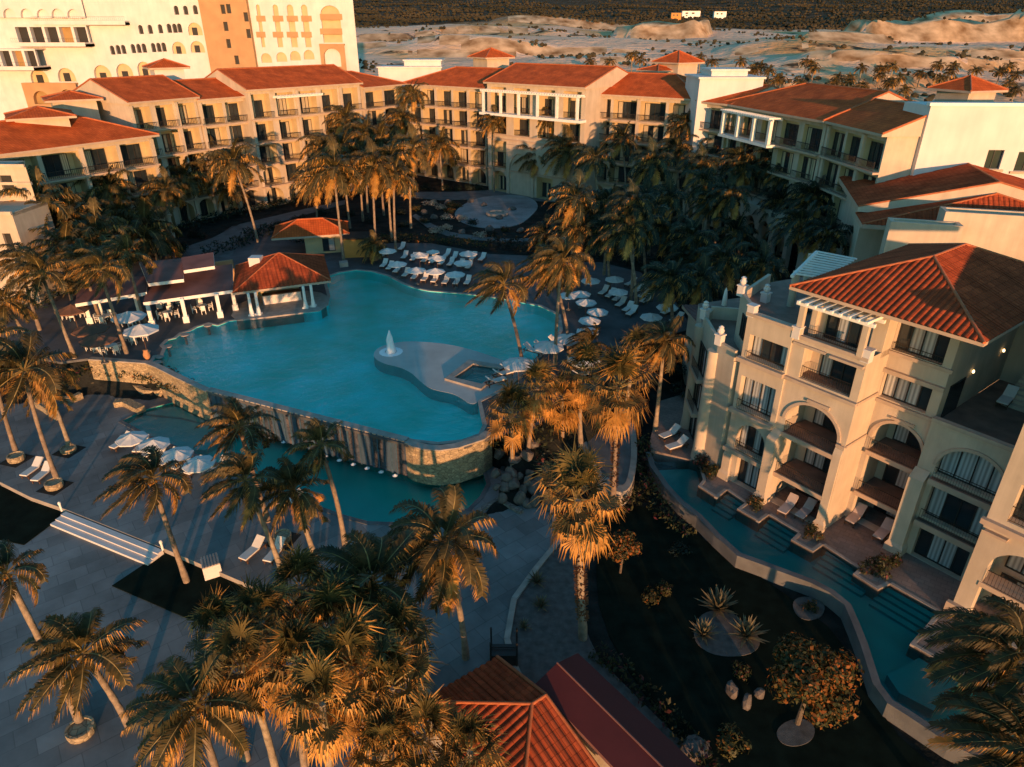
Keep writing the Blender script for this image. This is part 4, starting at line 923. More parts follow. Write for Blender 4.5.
# top floor behind the terrace, side wall and back
FA.wall(wa, -4.7, .05, 13.0, 16.1, -1.5, [(rect(-3.7, -.75, 13.25, 15.5), .3)], 0)
wa.add([FA.P(-4.7, -1.5, 13), FA.P(-4.7, -14, 13), FA.P(-4.7, -14, 16.1), FA.P(-4.7, -1.5, 16.1)], 0)
wa.add([FA.P(.05, -1.5, 13.2), FA.P(.05, -2.6, 13.2), FA.P(.05, -2.6, 16.1), FA.P(.05, -1.5, 16.1)], 0)
FA.box(wa, -4.69, .03, -1.5, -.36, 12.9, 13.2, 3)
wa.add([FA.P(-8.1, .2, 0), FA.P(-8.1, .2, 14), FA.P(-8.1, -.6, 14), FA.P(-8.1, -.6, 0)], 0)
# left flank: the tall block and the lower terrace block turning away to the far left
tall = [A(-8.1, -.55), A(-10.9, -2.9), A(-12.2, -8), A(-11, -13), A(-4.8, -13), A(-4.8, -.56)]
wa.prism([(p.x, p.y) for p in tall], 0, 13.25, 3, mi_side=0)
def para(pts, z0, z1, th=.3, mi=0):
    for i in range(len(pts) - 1):
        p, q = pts[i], pts[i + 1]; n = Vector(((q - p).y, -(q - p).x, 0)).normalized() * th
        wa.box8([(v.x, v.y, z0) for v in (p, q, q + n, p + n)] + [(v.x, v.y, z1) for v in (p, q, q + n, p + n)], mi)
para([A(-8.1, -.5), A(-10.9, -2.85), A(-12.2, -8)], 13.252, 14.0, .25)
lowb = [A(-8.2, -.6), A(-8.6, .15), A(-10.4, -.3), A(-14.3, -3.5), A(-17.5, -7), A(-16, -12), A(-10, -12), A(-10.5, -2.8)]
wa.prism([(p.x, p.y) for p in lowb], 0, 10.2, 3, mi_side=0)
para([A(-8.65, .14), A(-10.4, -.3), A(-14.3, -3.5), A(-14.9, -5.2)], 10.203, 11.0, .25)
para([A(-14.9, -5.2), A(-12.0, -7.6)], 10.203, 11.2, .25)
# buttress piers with flared feet
def pier(s0, s1, n0, n1, z1, cap=.5):
    q = lambda e, f, z: [FA.P(s0 - e, n1 + f, z), FA.P(s1 + e, n1 + f, z), FA.P(s1 + e, n0, z), FA.P(s0 - e, n0, z)]
    wa.box8(q(.14, .14, .9) + q(.12, .12, 1.5), 0); wa.box8(q(.12, .12, 1.502) + q(0, 0, 1.75), 0); wa.box8(q(0, 0, 1.752) + q(0, 0, z1), 0)
    t = q(0, 0, z1 + .002); t2 = [FA.P(s0, n0 + .05, z1 + cap), FA.P(s1, n0 + .05, z1 + cap), FA.P(s1, n0, z1 + cap), FA.P(s0, n0, z1 + cap)]; wa.box8(t + t2, 0)
pier(-4.8, -4.13, .052, .75, 6.2); pier(-.5, .02, .052, .22, 6.9, .4); pier(3.44, 4.3, -2.19, -1.55, 6.6); pier(-8.08, -7.45, .202, .42, 3.1, .2)
nb_wall = wa.build('wall', WM, nb_)
# ledges, string courses and hood moulds
def mould(): return MB()
def mdone(m): m.build('moulding', ['trim'], nb_)
for s0, s1, n0, n1, z0, z1 in ((-8.15, -4.85, .203, .5, 3.42, 3.72), (-8.2, -4.8, .203, .55, 6.62, 6.92), (-8.25, -4.7, .203, .55, 10.55, 10.85), (-4.75, .12, .053, .3, 10.5, 10.72), (-.42, .14, .23, .32, 7.5, 7.68),
   (.06, 3.6, -2.597, -2.4, 10.05, 10.28), (.06, 3.55, -2.597, -2.35, 12.08, 12.34), (.06, 3.65, -2.597, -2.45, 13.28, 13.5), (3.52, 8.34, -2.197, -2.05, 10.3, 10.55), (-2.9, -1.4, .053, .22, 9.55, 9.75), (1.2, 2.6, -2.597, -2.45, 9.25, 9.42),
   (-8.2, -4.75, .203, .3, 13.85, 14.06), (-4.78, .12, .053, .16, 13.42, 13.66), (-4.6, -2.4, .053, .2, 13.0, 13.16), (-2.1, .0, .053, .34, 12.98, 13.14)):
    tr = MB(); FA.box(tr, s0, s1, n0, n1, z0, z1); mdone(tr)
for z0, z1 in ((10.5, 10.7), (7.5, 7.66)): tr = MB(); FA.box(tr, .053, .14, -2.4, .04, z0, z1); mdone(tr)
def hood(s0, s1, zs, rise, n, w_=.22, d=.12):
    c, r = (s0 + s1) / 2, (s1 - s0) / 2; rows = []
    for k in range(25):
        a = math.pi * k / 24; rows.append([FA.P(c + (r + .03) * math.cos(a), n, zs + (rise + .03) * math.sin(a)), FA.P(c + (r + .03) * math.cos(a), n + d, zs + (rise + .03) * math.sin(a)), FA.P(c + (r + w_) * math.cos(a), n + d, zs + (rise + w_) * math.sin(a)), FA.P(c + (r + w_) * math.cos(a), n, zs + (rise + w_) * math.sin(a))])
    tr = MB(); tr.grid(rows); mdone(tr)
hood(-4.12, -.5, 7.72, 1.62, .052); hood(.38, 3.42, 7.5, 1.55, -2.598); hood(4.5, 8.0, 7.72, 1.62, -2.198)
def slab(s0, s1, n0, n1, z, th=.25):
    mb = MB(); FA.box(mb, s0, s1, n0, n1, z - th, z, 0); FA.box(mb, s0 - .003, s1 + .003, n1 + .002, n1 + .10, z - th - .03, z + .03, 1); return mb.build('balcony', ['terrace', 'fascia'], nb_)
slab(-4.15, -.47, -2.58, .12, 3.5); slab(-4.15, -.47, -2.58, .12, 6.7); slab(.35, 3.45, -4.98, -2.4, 3.4); slab(.35, 3.45, -4.98, -2.4, 6.6); slab(4.45, 7.95, -2.68, -1.75, 3.88, .3); slab(4.45, 8.05, -2.68, -1.75, 6.92, .3)
for s0, s1, n, z in ((-4.1, -.5, .02, 3.5), (-4.1, -.5, .02, 6.7), (.4, 3.4, -2.45, 3.4), (.4, 3.4, -2.45, 6.6), (4.55, 7.9, -1.85, 3.88), (4.55, 7.95, -1.85, 6.92), (-7.75, -5.15, .3, 6.92), (-7.3, -5.2, .3, 3.72), (-7.65, -4.9, .3, 10.86), (-3.8, -.5, -.05, 10.85), (.15, 2.95, -2.55, 13.5), (-4.3, -.6, -.2, 13.6)):
    FA.railing(nb_, s0, s1, n, z, .55 if z in (10.86, 13.5, 13.6) else .85, .14)
W = FA.window
W(nb_, -6.98, -4.92, 1.05, 3.28, -.33, 4, cur=[0, 1, 1, 0]); W(nb_, -7.38, -5.17, 3.86, 6.05, -.33, 4, cur=[1, 0, 1, 0]); W(nb_, -7.78, -5.12, 7.07, 9.48, -.38, 4, cur=[1, 1, 1, 1]); W(nb_, -7.68, -4.87, 10.97, 12.58, -.38, 4, cur=[1, 0, 0, 1])
W(nb_, -3.6, -.6, 1.05, 3.1, -2.55, 4, cur=[0, 0, 1, 0]); W(nb_, -3.5, -.7, 3.55, 6.0, -2.55, 4, cur=[1, 1, 0, 0]); W(nb_, -3.5, -.7, 6.75, 9.2, -2.55, 4, cur=[1, 0, 0, 1]); W(nb_, -3.3, -.4, 10.86, 12.9, -1.45, 4, cur=[1, 0, 0, 0])
W(nb_, .9, 3.3, 1.05, 3.05, -4.95, 3, cur=[0, 1, 0]); W(nb_, .9, 3.3, 3.45, 5.8, -4.95, 3, cur=[0, 1, 0]); W(nb_, .8, 3.3, 6.65, 9.0, -4.95, 3, cur=[1, 0, 0]); W(nb_, .14, 2.9, 10.37, 11.98, -3.0, 4, cur=[1, 1, 1, 0]); W(nb_, .14, 2.98, 13.57, 15.33, -3.0, 4, cur=[0, 1, 1, 0])
W(nb_, 4.72, 7.58, 1.05, 3.18, -2.65, 4, cur=[0, 1, 1, 0]); W(nb_, 4.62, 7.83, 4.07, 6.58, -2.65, 4, cur=[1, 0, 0, 1]); W(nb_, 4.52, 7.98, 7.12, 9.3, -2.65, 4, cur=[1, 1, 1, 1]); W(nb_, -3.68, -.77, 13.27, 15.48, -1.75, 4, cur=[0, 1, 0, 1])
# dark windows on the flank
fl = Fac(tuple(A(-10.9, -2.9)[:2]), tuple(A(-8.1, -.55)[:2]))
for z in (2.0, 4.9, 7.9, 11.2): fl.window(nb_, 1.3, 2.3, z, z + 1.7, .02, 2, cur=[0, 0])
fl2 = Fac(tuple(A(-14.3, -3.5)[:2]), tuple(A(-10.4, -.3)[:2]))
for z in (3.9, 6.9): fl2.window(nb_, .6, 2.6, z, z + 2.2, .02, 3, cur=[0, 0, 1]); fl2.railing(nb_, .4, 2.8, .5, z - .1); mb = MB(); fl2.box(mb, .3, 2.9, .02, .6, z - .4, z - .1); mb.build('balcony', ['plaster'], nb_)
fl2.window(nb_, .6, 2.6, 1.05, 3.2, .02, 3, cur=[0, 1, 0])
for p, r0, r1 in ((fl2.P(5.0 - .3, .05, 0), .68, .5), (fl2.P(.0, .1, 0), .6, .45)): mb = MB(); mb.tube([(p.x, p.y, .9), (p.x, p.y, 2.0), (p.x, p.y, 10.15)], [r0, r0 - .1, r1], 14); mb.build('corner_pier', ['plaster'], nb_, True)
# roof with real barrel tiles, pergolas on the terraces
ec = [A(-5.75, -.1), A(5.35, -.1), A(5.35, -15.5), A(-5.75, -15.5)]
make_roof(nb_, [tuple(p) for p in ec], 16.42, 2.2, True, True, 1, 'roof', .37, .2)
pergola(nb_, FA, -4.6, -.3, -1.2, .35, 15.55, .5)
for s_ in (-4.45, -.45): post(FA, nb_, s_, .17, -.1, .2, 13.6, 15.55, 'plaster')
post(FA, nb_, -4.28, .17, -1.49, -1.1, 13.2, 15.8, 'plaster')
FP = Fac(tuple(A(-8.3, -4.0)[:2]), tuple(A(-11.2, -10)[:2]))
mb = MB()
for k in range(11): 
    p, q_ = A(-7.6 - .33 * k * .62, -3.9 - .6 * k), A(-5.9 - .33 * k * .3, -4.6 - .58 * k); mb.tube([(p.x, p.y, 16.0), (q_.x, q_.y, 16.0)], .08, 4)
mb.tube([tuple(A(-7.7, -3.6, 15.85)), tuple(A(-9.9, -10.2, 15.85))], .13, 6); mb.build('pergola', ['white'], nb_)
for a_ in (A(-8.2, -5.0), A(-9.9, -9.6)): mb = MB(); mb.tube([(a_.x, a_.y, 13.2), (a_.x, a_.y, 15.8)], .26, 10); mb.build('column', ['plaster'], nb_, True)
def finial(p, ball=True):
    mb = MB(); mb.box((p.x, p.y, p.z + .22), (.5, .5, .72), 0, rad(37)); mb.box((p.x, p.y, p.z + .63), (.6, .6, .1), 0, rad(37))
    if ball: mb.lathe([(.1, .68), (.22, .8), (.26, .95), (.16, 1.1), (.2, 1.2), (.05, 1.32)], 10, 0, tuple(p))
    mb.build('finial', ['plaster_white'], nb_, False)
for p, b in ((A(-7.95, .0, 13.9), 0), (A(-10.8, -2.8, 13.9), 1), (A(-9.8, -4.3, 13.3), 1), (A(-4.55, .0, 13.5), 0), (A(-.1, -.1, 13.5), 0), (A(-10.35, -.35, 10.9), 1), (A(-14.2, -3.5, 10.9), 1)): finial(p, b)
# wall lamps and stair on the shaded terrace
for s_, n, z in ((3.53, -6.0, 12.4), (3.53, -10.3, 12.6)):
    mb = MB(); p = FA.P(s_ + .1, n, z); mb.lathe([(.03, -.1), (.07, -.06), (.07, .06), (.03, .11)], 8, 0, tuple(p)); mb.build('wall_lamp', ['lamp'], nb_, True)
mb = MB()
for k in range(8): FA.box(mb, 5.0 + .0 * k, 6.6, -8.2 - .36 * (k + 1), -8.2 - .36 * k - .003, 10.0, 10.2 + .2 * k)
mb.build('stair', ['plaster'], nb_)
mb = MB(); FA.box(mb, 3.503, 3.56, -5.4, -3.4, 10.05, 12.2); mb.build('glazed_door', ['glass'], nb_)
# low red roof beyond the flank
rr_ = root('tiled_lean_to', tuple(at(690, 316, 7)), 'small low dark red tiled roof beyond the left flank of the near building', 'building')
q = ats([(700, 326), (735, 322), (733, 305), (682, 305)], 7.6); mb = MB(); tiled(mb, q, 0, .4); mb.add([(v.x, v.y, 7.3) for v in q][::-1], 1)
for i in range(4): a, b = q[i], q[(i + 1) % 4]; mb.add([(a.x, a.y, 7.3), (b.x, b.y, 7.3), b, a], 1)
mb.build('roof', ['roof_dull', 'fascia'], rr_); c = sum(q, Vector()) / 4; mb = MB(); mb.box((c.x, c.y, 3.6), (3.0, 5.0, 7.2), 0); mb.build('wall', ['plaster'], rr_)

# ------------------------------------------------------------------ the next block at the right edge
pv = root('resort_block', tuple(A(12, -2, 1)), 'tall cream block with arched bay jutting out at the right edge by the lap pool', 'building')
wb_ = MB(); n_ = .85
FA.wall(wb_, 8.35, 22, 0, 17.5, n_, [(arch(9.2, 12.6, 1.03, 5.0, 1.5, 18), .7), (rect(9.2, 12.4, 8.0, 10.3), .8), (rect(9.2, 12.4, 11.2, 13.3), .8), (rect(14, 17.4, 8.0, 10.3), .8), (arch(14, 17.4, 1.03, 5.0, 1.5), .8)], 0)
wb_.add([FA.P(8.35, n_, 0), FA.P(8.35, n_, 17.5), FA.P(8.35, -12, 17.5), FA.P(8.35, -12, 0)], 0)
wb_.add([FA.P(8.35, n_, 17.5), FA.P(22, n_, 17.5), FA.P(22, -12, 17.5), FA.P(8.35, -12, 17.5)], 0)
FA.wall(wb_, 9.0, 12.8, 1, 6.6, -1.6, [], 0)
wb_.add([FA.P(9.0, .15, 1), FA.P(9.0, -1.6, 1), FA.P(9.0, -1.6, 6.6), FA.P(9.0, .15, 6.6)], 0)
wb_.build('wall', ['plaster'], pv)
for s0, s1, n0, n1, z0, z1, nm in ((8.2, 22, n_ + .003, n_ + .3, 7.4, 7.72, 'moulding'), (8.5, 9.6, n_ + .003, n_ + .28, 6.95, 7.1, 'moulding'), (8.1, 9.14, n_ + .003, n_ + .3, .9, 1.75, 'pier_foot'), (9.1, 12.7, -.5, n_ + .05, 3.55, 3.85, 'balcony')): mb = MB(); FA.box(mb, s0, s1, n0, n1, z0, z1); mb.build(nm, ['fascia'], pv)
FA.window(pv, 9.5, 12.5, 1.05, 3.4, -1.55, 4, cur=[0, 1, 1, 0]); FA.window(pv, 9.5, 12.5, 3.9, 6.3, -1.5, 4, cur=[1, 1, 0, 1]); FA.window(pv, 9.2, 12.4, 8.0, 10.3, .1, 4, cur=[0, 1, 0, 0]); FA.window(pv, 9.2, 12.4, 11.2, 13.3, .1, 4)
FA.railing(pv, 9.2, 12.4, n_ - .05, 8.0); FA.railing(pv, 9.3, 12.5, .9, 3.85)
make_roof(pv, [tuple(A(7.9, 1.5)), tuple(A(22, 1.5)), tuple(A(22, -12.5)), tuple(A(7.9, -12.5))], 17.8, 2.0, True, False, 0, 'roof', .42, .3)

# ------------------------------------------------------------------ pool bar and its long pergola roofs
br = root('pool_bar', (-26, 76, 3), 'open pool bar with red hip roof and white double columns on the pool edge', 'building')
c = [at(232.7, 293.6, 5.7), at(331, 281, 5.7), at(324, 256, 5.7)]; c.append(c[0] + (c[2] - c[1]))
make_roof(br, [tuple(v) for v in c], 5.75, 2.3, True, True, 0, 'roof', .45, .25)
for x, y in ((252, 315), (259, 314), (306, 307.5), (313.5, 306)):
    p = at(x, y, 3.1); mb = MB(); mb.tube([(p.x, p.y, 3.05), (p.x, p.y, 3.5), (p.x, p.y, 3.9), (p.x, p.y, 5.6)], [.26, .24, .17, .15], 10); mb.box((p.x, p.y, 3.12), (.62, .62, .2)); mb.build('column', ['white'], br)
for x, y in ((318, 284), (250, 290)): p = at(x, y, 3.1); mb = MB(); mb.tube([(p.x, p.y, 3.05), (p.x, p.y, 5.6)], .17, 8); mb.build('column', ['white'], br)
d = (c[1] - c[0]).normalized(); nn = Vector((-d.y, d.x, 0)); o = c[0] + d * 3.0 + nn * 2.6
mb = MB(); q = [o, o + d * 4.2, o + d * 4.2 + nn * .7, o + nn * .7]
mb.box8([(v.x, v.y, 3.0) for v in q] + [(v.x, v.y, 4.1) for v in q], 0); q = [v + (nn * -.12 if i < 2 else nn * .1) for i, v in enumerate(q)]; mb.box8([(v.x, v.y, 4.103) for v in q] + [(v.x, v.y, 4.2) for v in q], 1)
mb.build('bar_counter', ['plaster_white', 'wood'], br)
mb = MB(); q = [o + nn * 3.2 - d * .5, o + nn * 3.2 + d * 4.4, o + nn * 3.5 + d * 4.4, o + nn * 3.5 - d * .5]; mb.box8([(v.x, v.y, 3.0) for v in q] + [(v.x, v.y, 5.7) for v in q], 0)
for k in range(3):
    q = [o + nn * 2.9 + d * .1, o + nn * 2.9 + d * 3.9, o + nn * 3.19 + d * 3.9, o + nn * 3.19 + d * .1]; mb.box8([(v.x, v.y, 3.9 + .45 * k) for v in q] + [(v.x, v.y, 3.95 + .45 * k) for v in q], 1)
    for j in range(16): b = o + nn * 3.05 + d * (.3 + j * .23 + R.uniform(-.05, .05)); mb.tube([(b.x, b.y, 3.955 + .45 * k), (b.x, b.y, 4.18 + .45 * k)], .045, 5, 2)
mb.build('back_bar', ['plaster_lit_yellow', 'wood', 'clay'], br)
ch = at(195 / 7.3 + 230, 278 / 7.3 + 230, 6.6); mb = MB(); mb.box((ch.x - .3, ch.y + 1, 6.7), (1.3, 1.3, 1.9)); mb.build('chimney', ['plaster_white'], br)
mb = MB(); sm = smooth_loop(ats([(228, 321.5), (264, 317.8), (298, 313.5), (319, 311), (328.5, 305), (328, 294), (300, 290), (240, 300)], 3.0), 1); mb.prism(sm, 1.9, 3.06, 0); mb.build('podium', ['coping'], br)
pg = root('terrace_roof', (-38, 72, 3), 'long flat weathered red terrace roofs on white columns left of the pool bar', 'building')
def flat_roof(px, z, lift, name='roof'):
    q = ats(px, z); mb = MB(); q = [v + Vector((0, 0, 0 if i < 2 else lift)) for i, v in enumerate(q)]
    dn = Vector((0, 0, -.34)); tiled(mb, q, 0); mb.add([v + dn for v in q[::-1]], 1)
    for i in range(4): mb.add([q[i] + dn, q[(i + 1) % 4] + dn, q[(i + 1) % 4], q[i]], 1)
    return mb.build(name, ['roof_dull', 'white'], pg)
flat_roof([(143, 302.5), (233, 290), (233, 268), (152, 279)], 5.75, .5)
flat_roof([(75, 304), (146.5, 292), (148, 279), (80, 283)], 6.1, .4)
flat_roof([(148, 283.5), (183.5, 279), (183, 262), (140, 266)], 7.0, .45)
flat_roof([(183.5, 270.5), (214.5, 266), (214, 255.5), (182, 261)], 7.5, .4)
for x, y in ((91, 323), (103, 318), (153, 326), (187, 322), (221, 317), (141, 318), (236, 310), (160, 308), (200, 304)):
    p = at(x, y, 3.0); mb = MB(); mb.box((p.x, p.y, 4.7), (.36, .36, 2.0), 0, rad(18)); mb.box((p.x, p.y, 3.35), (.6, .6, .7), 0, rad(18)); mb.build('column', ['white'], pg)
mb = MB(); q = ats([(150, 300), (232, 287)], 3.0); w0 = at(150, 294, 3); w1 = at(236, 281, 3); mb.box8([(w0.x, w0.y, 2.9), (w1.x, w1.y, 2.9), (w1.x, w1.y + .3, 2.9), (w0.x, w0.y + .3, 2.9)] + [(w0.x, w0.y, 5.7), (w1.x, w1.y, 5.7), (w1.x, w1.y + .3, 5.7), (w0.x, w0.y + .3, 5.7)]); mb.build('wall', ['plaster_brown'], pg)
ht = root('garden_hut', (-26, 96, 3), 'small yellow lit hut with low red hip roof behind the pool bar', 'building')
mb = MB(); mb.box((-26.2, 95.5, 4.3), (6.0, 4.0, 2.7), 0, rad(14)); mb.build('wall', ['plaster_lit_yellow'], ht)
hf = Fac((-29.6, 92.9), (-22.7, 94.6)); hf.window(ht, 3.3, 4.9, 3.3, 5.1, .35, 2)
q = [(-32.3, 90.4), (-22.4, 93.0), (-24.0, 99.6), (-33.8, 97.0)]; make_roof(ht, q, 5.9, 1.5, True, True, 0, 'roof_far')
ob = root('masonry_box', (-21, 92, 3), 'plain orange plastered box with a dark flat top beside the potted palm', 'utility box'); mb = MB(); p0, p1 = at(345, 258, 3), at(370.5, 257, 3)
mb.box8([(p0.x, p0.y, 2.9), (p1.x, p1.y, 2.9), (p1.x, p1.y + 3, 2.9), (p0.x, p0.y + 3, 2.9)] + [(p0.x, p0.y, 5.6), (p1.x, p1.y, 5.6), (p1.x, p1.y + 3, 5.6), (p0.x, p0.y + 3, 5.6)]); mb.build('wall', ['terracotta_wall'], ob)
mb = MB(); mb.box(((p0.x + p1.x) / 2, p0.y + 1.5, 5.72), (p1.x - p0.x + .4, 3.4, .22)); mb.build('lid', ['soil'], ob)

# ------------------------------------------------------------------ roofs at the bottom edge
sh = root('tiled_pavilion', (1.2, 20, 0), 'red tiled hip roof pavilion at the bottom edge', 'building')
a1 = at(497, 657, 2.6); a2 = at(603, 775, 2.6); lv = Vector((-.81, -.59, 0)) * 4.4; a0, a3 = a1 + lv, a2 + lv
make_roof(sh, [tuple(a0), tuple(a1), tuple(a2), tuple(a3)], 2.6, 1.05, True, False, 0, 'roof', .36, .2)
m4 = (a0 + a1 + a2 + a3) / 4; dd = (a2 - a1).normalized(); ang = math.atan2(dd.y, dd.x)
mb = MB(); mb.box((m4.x, m4.y, .8), ((a2 - a1).length - 1.0, 4.2, 2.4), 0, ang); mb.build('wall', ['plaster'], sh)
fr = root('flat_roofed_shed', (4.5, 21, 0), 'long plain red roofed service building beside the tiled pavilion at the bottom edge', 'building')
q = [at(535, 684, 3.3), at(578, 653, 3.3)]; dd = (at(702, 770, 3.3) - q[1]).normalized() * 9.5; q = [q[0], q[0] + dd, q[1] + dd, q[1]]
mid0, mid1 = (q[0] + q[3]) / 2 + Vector((0, 0, .35)), (q[1] + q[2]) / 2 + Vector((0, 0, .35))
mb = MB(); mb.add([q[0], q[1], mid1, mid0]); mb.add([q[2], q[3], mid0, mid1])
dn = Vector((0, 0, -.2)); mb.add([v + dn for v in q[::-1]], 1)
for a, b in ((q[0], q[1]), (q[2], q[3])): mb.add([a + dn, b + dn, b, a], 1)
for a, b, m in ((q[1], q[2], mid1), (q[3], q[0], mid0)): mb.add([a + dn, b + dn, b, m, a], 1)
mb.tube([mid0 + Vector((0, 0, .02)), mid1 + Vector((0, 0, .02))], .05, 6, 1)
mb.build('roof', ['roof_red', 'roof_dull'], fr); m4 = sum(q, Vector()) / 4
mb = MB(); mb.box((m4.x, m4.y, 1.5), (9.0, (q[3] - q[0]).length - .5, 3.0), 0, math.atan2(dd.y, dd.x)); mb.build('wall', ['plaster'], fr)
# ================================================================== PALMS AND PLANTS
def coconut_crown(seed, nf=24, L=3.9, nl=38, wind=(-.55, .12), LF=1.15, WD=.036):
    rr = random.Random(seed); mb = MB(); wv = Vector((wind[0], wind[1], 0))
    for f in range(nf):
        az = f * 2.39996 + rr.uniform(-.25, .25); age = (f + .5) / nf
        el = rad(78 - 105 * age + rr.uniform(-8, 8)); l = L * rr.uniform(.85, 1.1) * (.8 if age < .15 else 1)
        d = Vector((math.cos(az) * math.cos(el), math.sin(az) * math.cos(el), math.sin(el))); p = Vector((0, 0, .1)) + d * .12
        pts = [p.copy()]; ns = 11
        for i in range(ns):
            t = i / ns
            d = (d + Vector((0, 0, -1)) * (.09 + .20 * t) * (1.0 - .2 * age) + wv * (.07 + .16 * t)).normalized(); p = p + d * (l / ns); pts.append(p.copy())
        mb.tube(pts, [.05 * (1 - .85 * i / ns) + .006 for i in range(ns + 1)], 3, 1, False)
        mi = 2 if (age > .9 and rr.random() < .7) else 0
        for k in range(nl):
            t = .16 + .84 * (k + .5) / nl; q = t * ns; i = min(ns - 1, int(q)); a = pts[i].lerp(pts[i + 1], q - i); dd = (pts[i + 1] - pts[i]).normalized()
            sv = dd.cross(Vector((0, 0, 1)))
            if sv.length < .05: sv = Vector((1, 0, 0))
            sv.normalize(); up = sv.cross(dd)
            ll = (LF * math.sin(math.pi * (.16 + .72 * t)) ** .7) * rr.uniform(.75, 1.15) * L / 4.2
            for sg in (-1, 1):
                e = (sv * sg * .75 + dd * .55 + up * rr.uniform(.0, .3) + wv * .15).normalized(); m = a + e * ll * .5; e2 = (e * .8 + Vector((0, 0, -1.15)) + wv * .45).normalized(); tip = m + e2 * ll * .55
                wd = dd * WD
                mb.add([a - wd, a + wd, m + wd * .9, m - wd * .9], mi); mb.add([m - wd * .9, m + wd * .9, tip], 2 if (age > .25 and rr.random() < .3) else mi)  # random tips take the gold leaf: sunlit frond edges put into colour
    for k in range(7):
        a = k * .9; mb.lathe([(.0, -.15), (.09, -.08), (.11, .02), (.07, .11), (0, .14)], 6, 2, (.24 * math.cos(a), .24 * math.sin(a), -.18 - .1 * (k % 2)))
    return mb
def fan_crown(seed, n=31, rl=1.0, skirt=.9):
    rr = random.Random(seed); mb = MB()
    for f in range(n):
        age = (f + .5) / n; az = f * 2.39996 + rr.uniform(-.5, .5)
        el = rad(86 - 140 * age + rr.uniform(-16, 16)); pl = rl * rr.uniform(.65, 1.25) * (1.05 - .25 * age)
        d = Vector((math.cos(az) * math.cos(el), math.sin(az) * math.cos(el), math.sin(el))); z0 = .35 - .9 * age * skirt
        p0 = Vector((0, 0, z0)) + d * .12; p1 = p0 + d * pl + Vector((0, 0, -.12 - .2 * age)); mb.tube([p0, (p0 + p1) / 2 + Vector((0, 0, .05)), p1], [.035, .025, .02], 3, 1, False)
        dd = (p1 - p0).normalized(); sv = dd.cross(Vector((0, 0, 1)))
        if sv.length < .1: sv = Vector((math.cos(az + 1.57), math.sin(az + 1.57), 0))
        sv.normalize(); up = sv.cross(dd).normalized(); mi = 0 if age < .62 else 2
        if .3 < age < .75 and rr.random() < .3: mi = 2 - mi
        ns = 34
        for k in range(ns):
            a = rad(-125 + 250 * (k + rr.random()) / ns); e = (dd * math.cos(a) + sv * math.sin(a) + up * .12).normalized(); l = 1.0 * rl * rr.uniform(.7, 1.15) * (.72 + .28 * math.cos(a * .6))
            m = p1 + e * l * .62 + Vector((0, 0, -.06 * rr.random())); tip = m + (e * (.95 - .65 * age) + Vector((rr.uniform(-.2, .2) - .12, rr.uniform(-.2, .2), -.35 - 1.1 * age))).normalized() * l * rr.uniform(.3, .75); wd = e.cross(up).normalized() * (.030 * rl)
            mb.add([p1 - wd * .2, p1 + wd * .2, m + wd, m - wd], mi); mb.add([m - wd, m + wd, tip], 2 if age > .12 and rr.random() < .75 else mi)
    return mb
def skirt_mesh(seed, n=30, h=1.3):
    rr = random.Random(seed); mb = MB()
    for i in range(n * 9):
        az = rr.uniform(0, 6.283); z = -rr.random() * h - .3; r0 = .22; l = rr.uniform(.5, 1.0); o = rr.uniform(.15, .55)
        p = Vector((r0 * math.cos(az), r0 * math.sin(az), z)); m = p + Vector((o * math.cos(az), o * math.sin(az), -l * .25)); t = m + Vector((.15 * math.cos(az), .15 * math.sin(az), -l)); wd = Vector((-math.sin(az), math.cos(az), 0)) * .045
        mb.add([p - wd, p + wd, m + wd, m - wd], 0); mb.add([m - wd, m + wd, t], 0)
    return mb
PROTO = {}
def proto(kind, i, dark=False):
    key = (kind, i, dark)
    if key not in PROTO:
        lf = 'palm_shaded' if dark else 'palm'
        if kind == 'coco': mb, ms = coconut_crown(11 + i, [26, 23, 27, 24, 26][i % 5], 3.6, 54, [(-.85, .12), (-1.05, -.1), (-.7, .25), (-.9, .35), (-.5, .05)][i % 5]), [lf, 'rachis', 'palm_dry_lit']
        elif kind == 'cocofar': mb, ms = coconut_crown(31 + i, 26, 3.9, 24, (-.4, .1), 1.25, .075), [lf, 'rachis', 'palm_dry_lit']
        elif kind == 'fan': mb, ms = fan_crown(51 + i), ['palm_shaded' if dark else 'fan', 'rachis', 'palm_shaded' if dark else 'palm_dry_lit']
        else: mb, ms = skirt_mesh(71 + i), ['palm_dry_lit']
        o = mb.build('proto', ms); PROTO[key] = o.data; bpy.data.objects.remove(o); PROTO[key].name = {'coco': 'crown', 'cocofar': 'crown', 'fan': 'crown'}.get(kind, 'dead_frond_skirt')
    return PROTO[key]
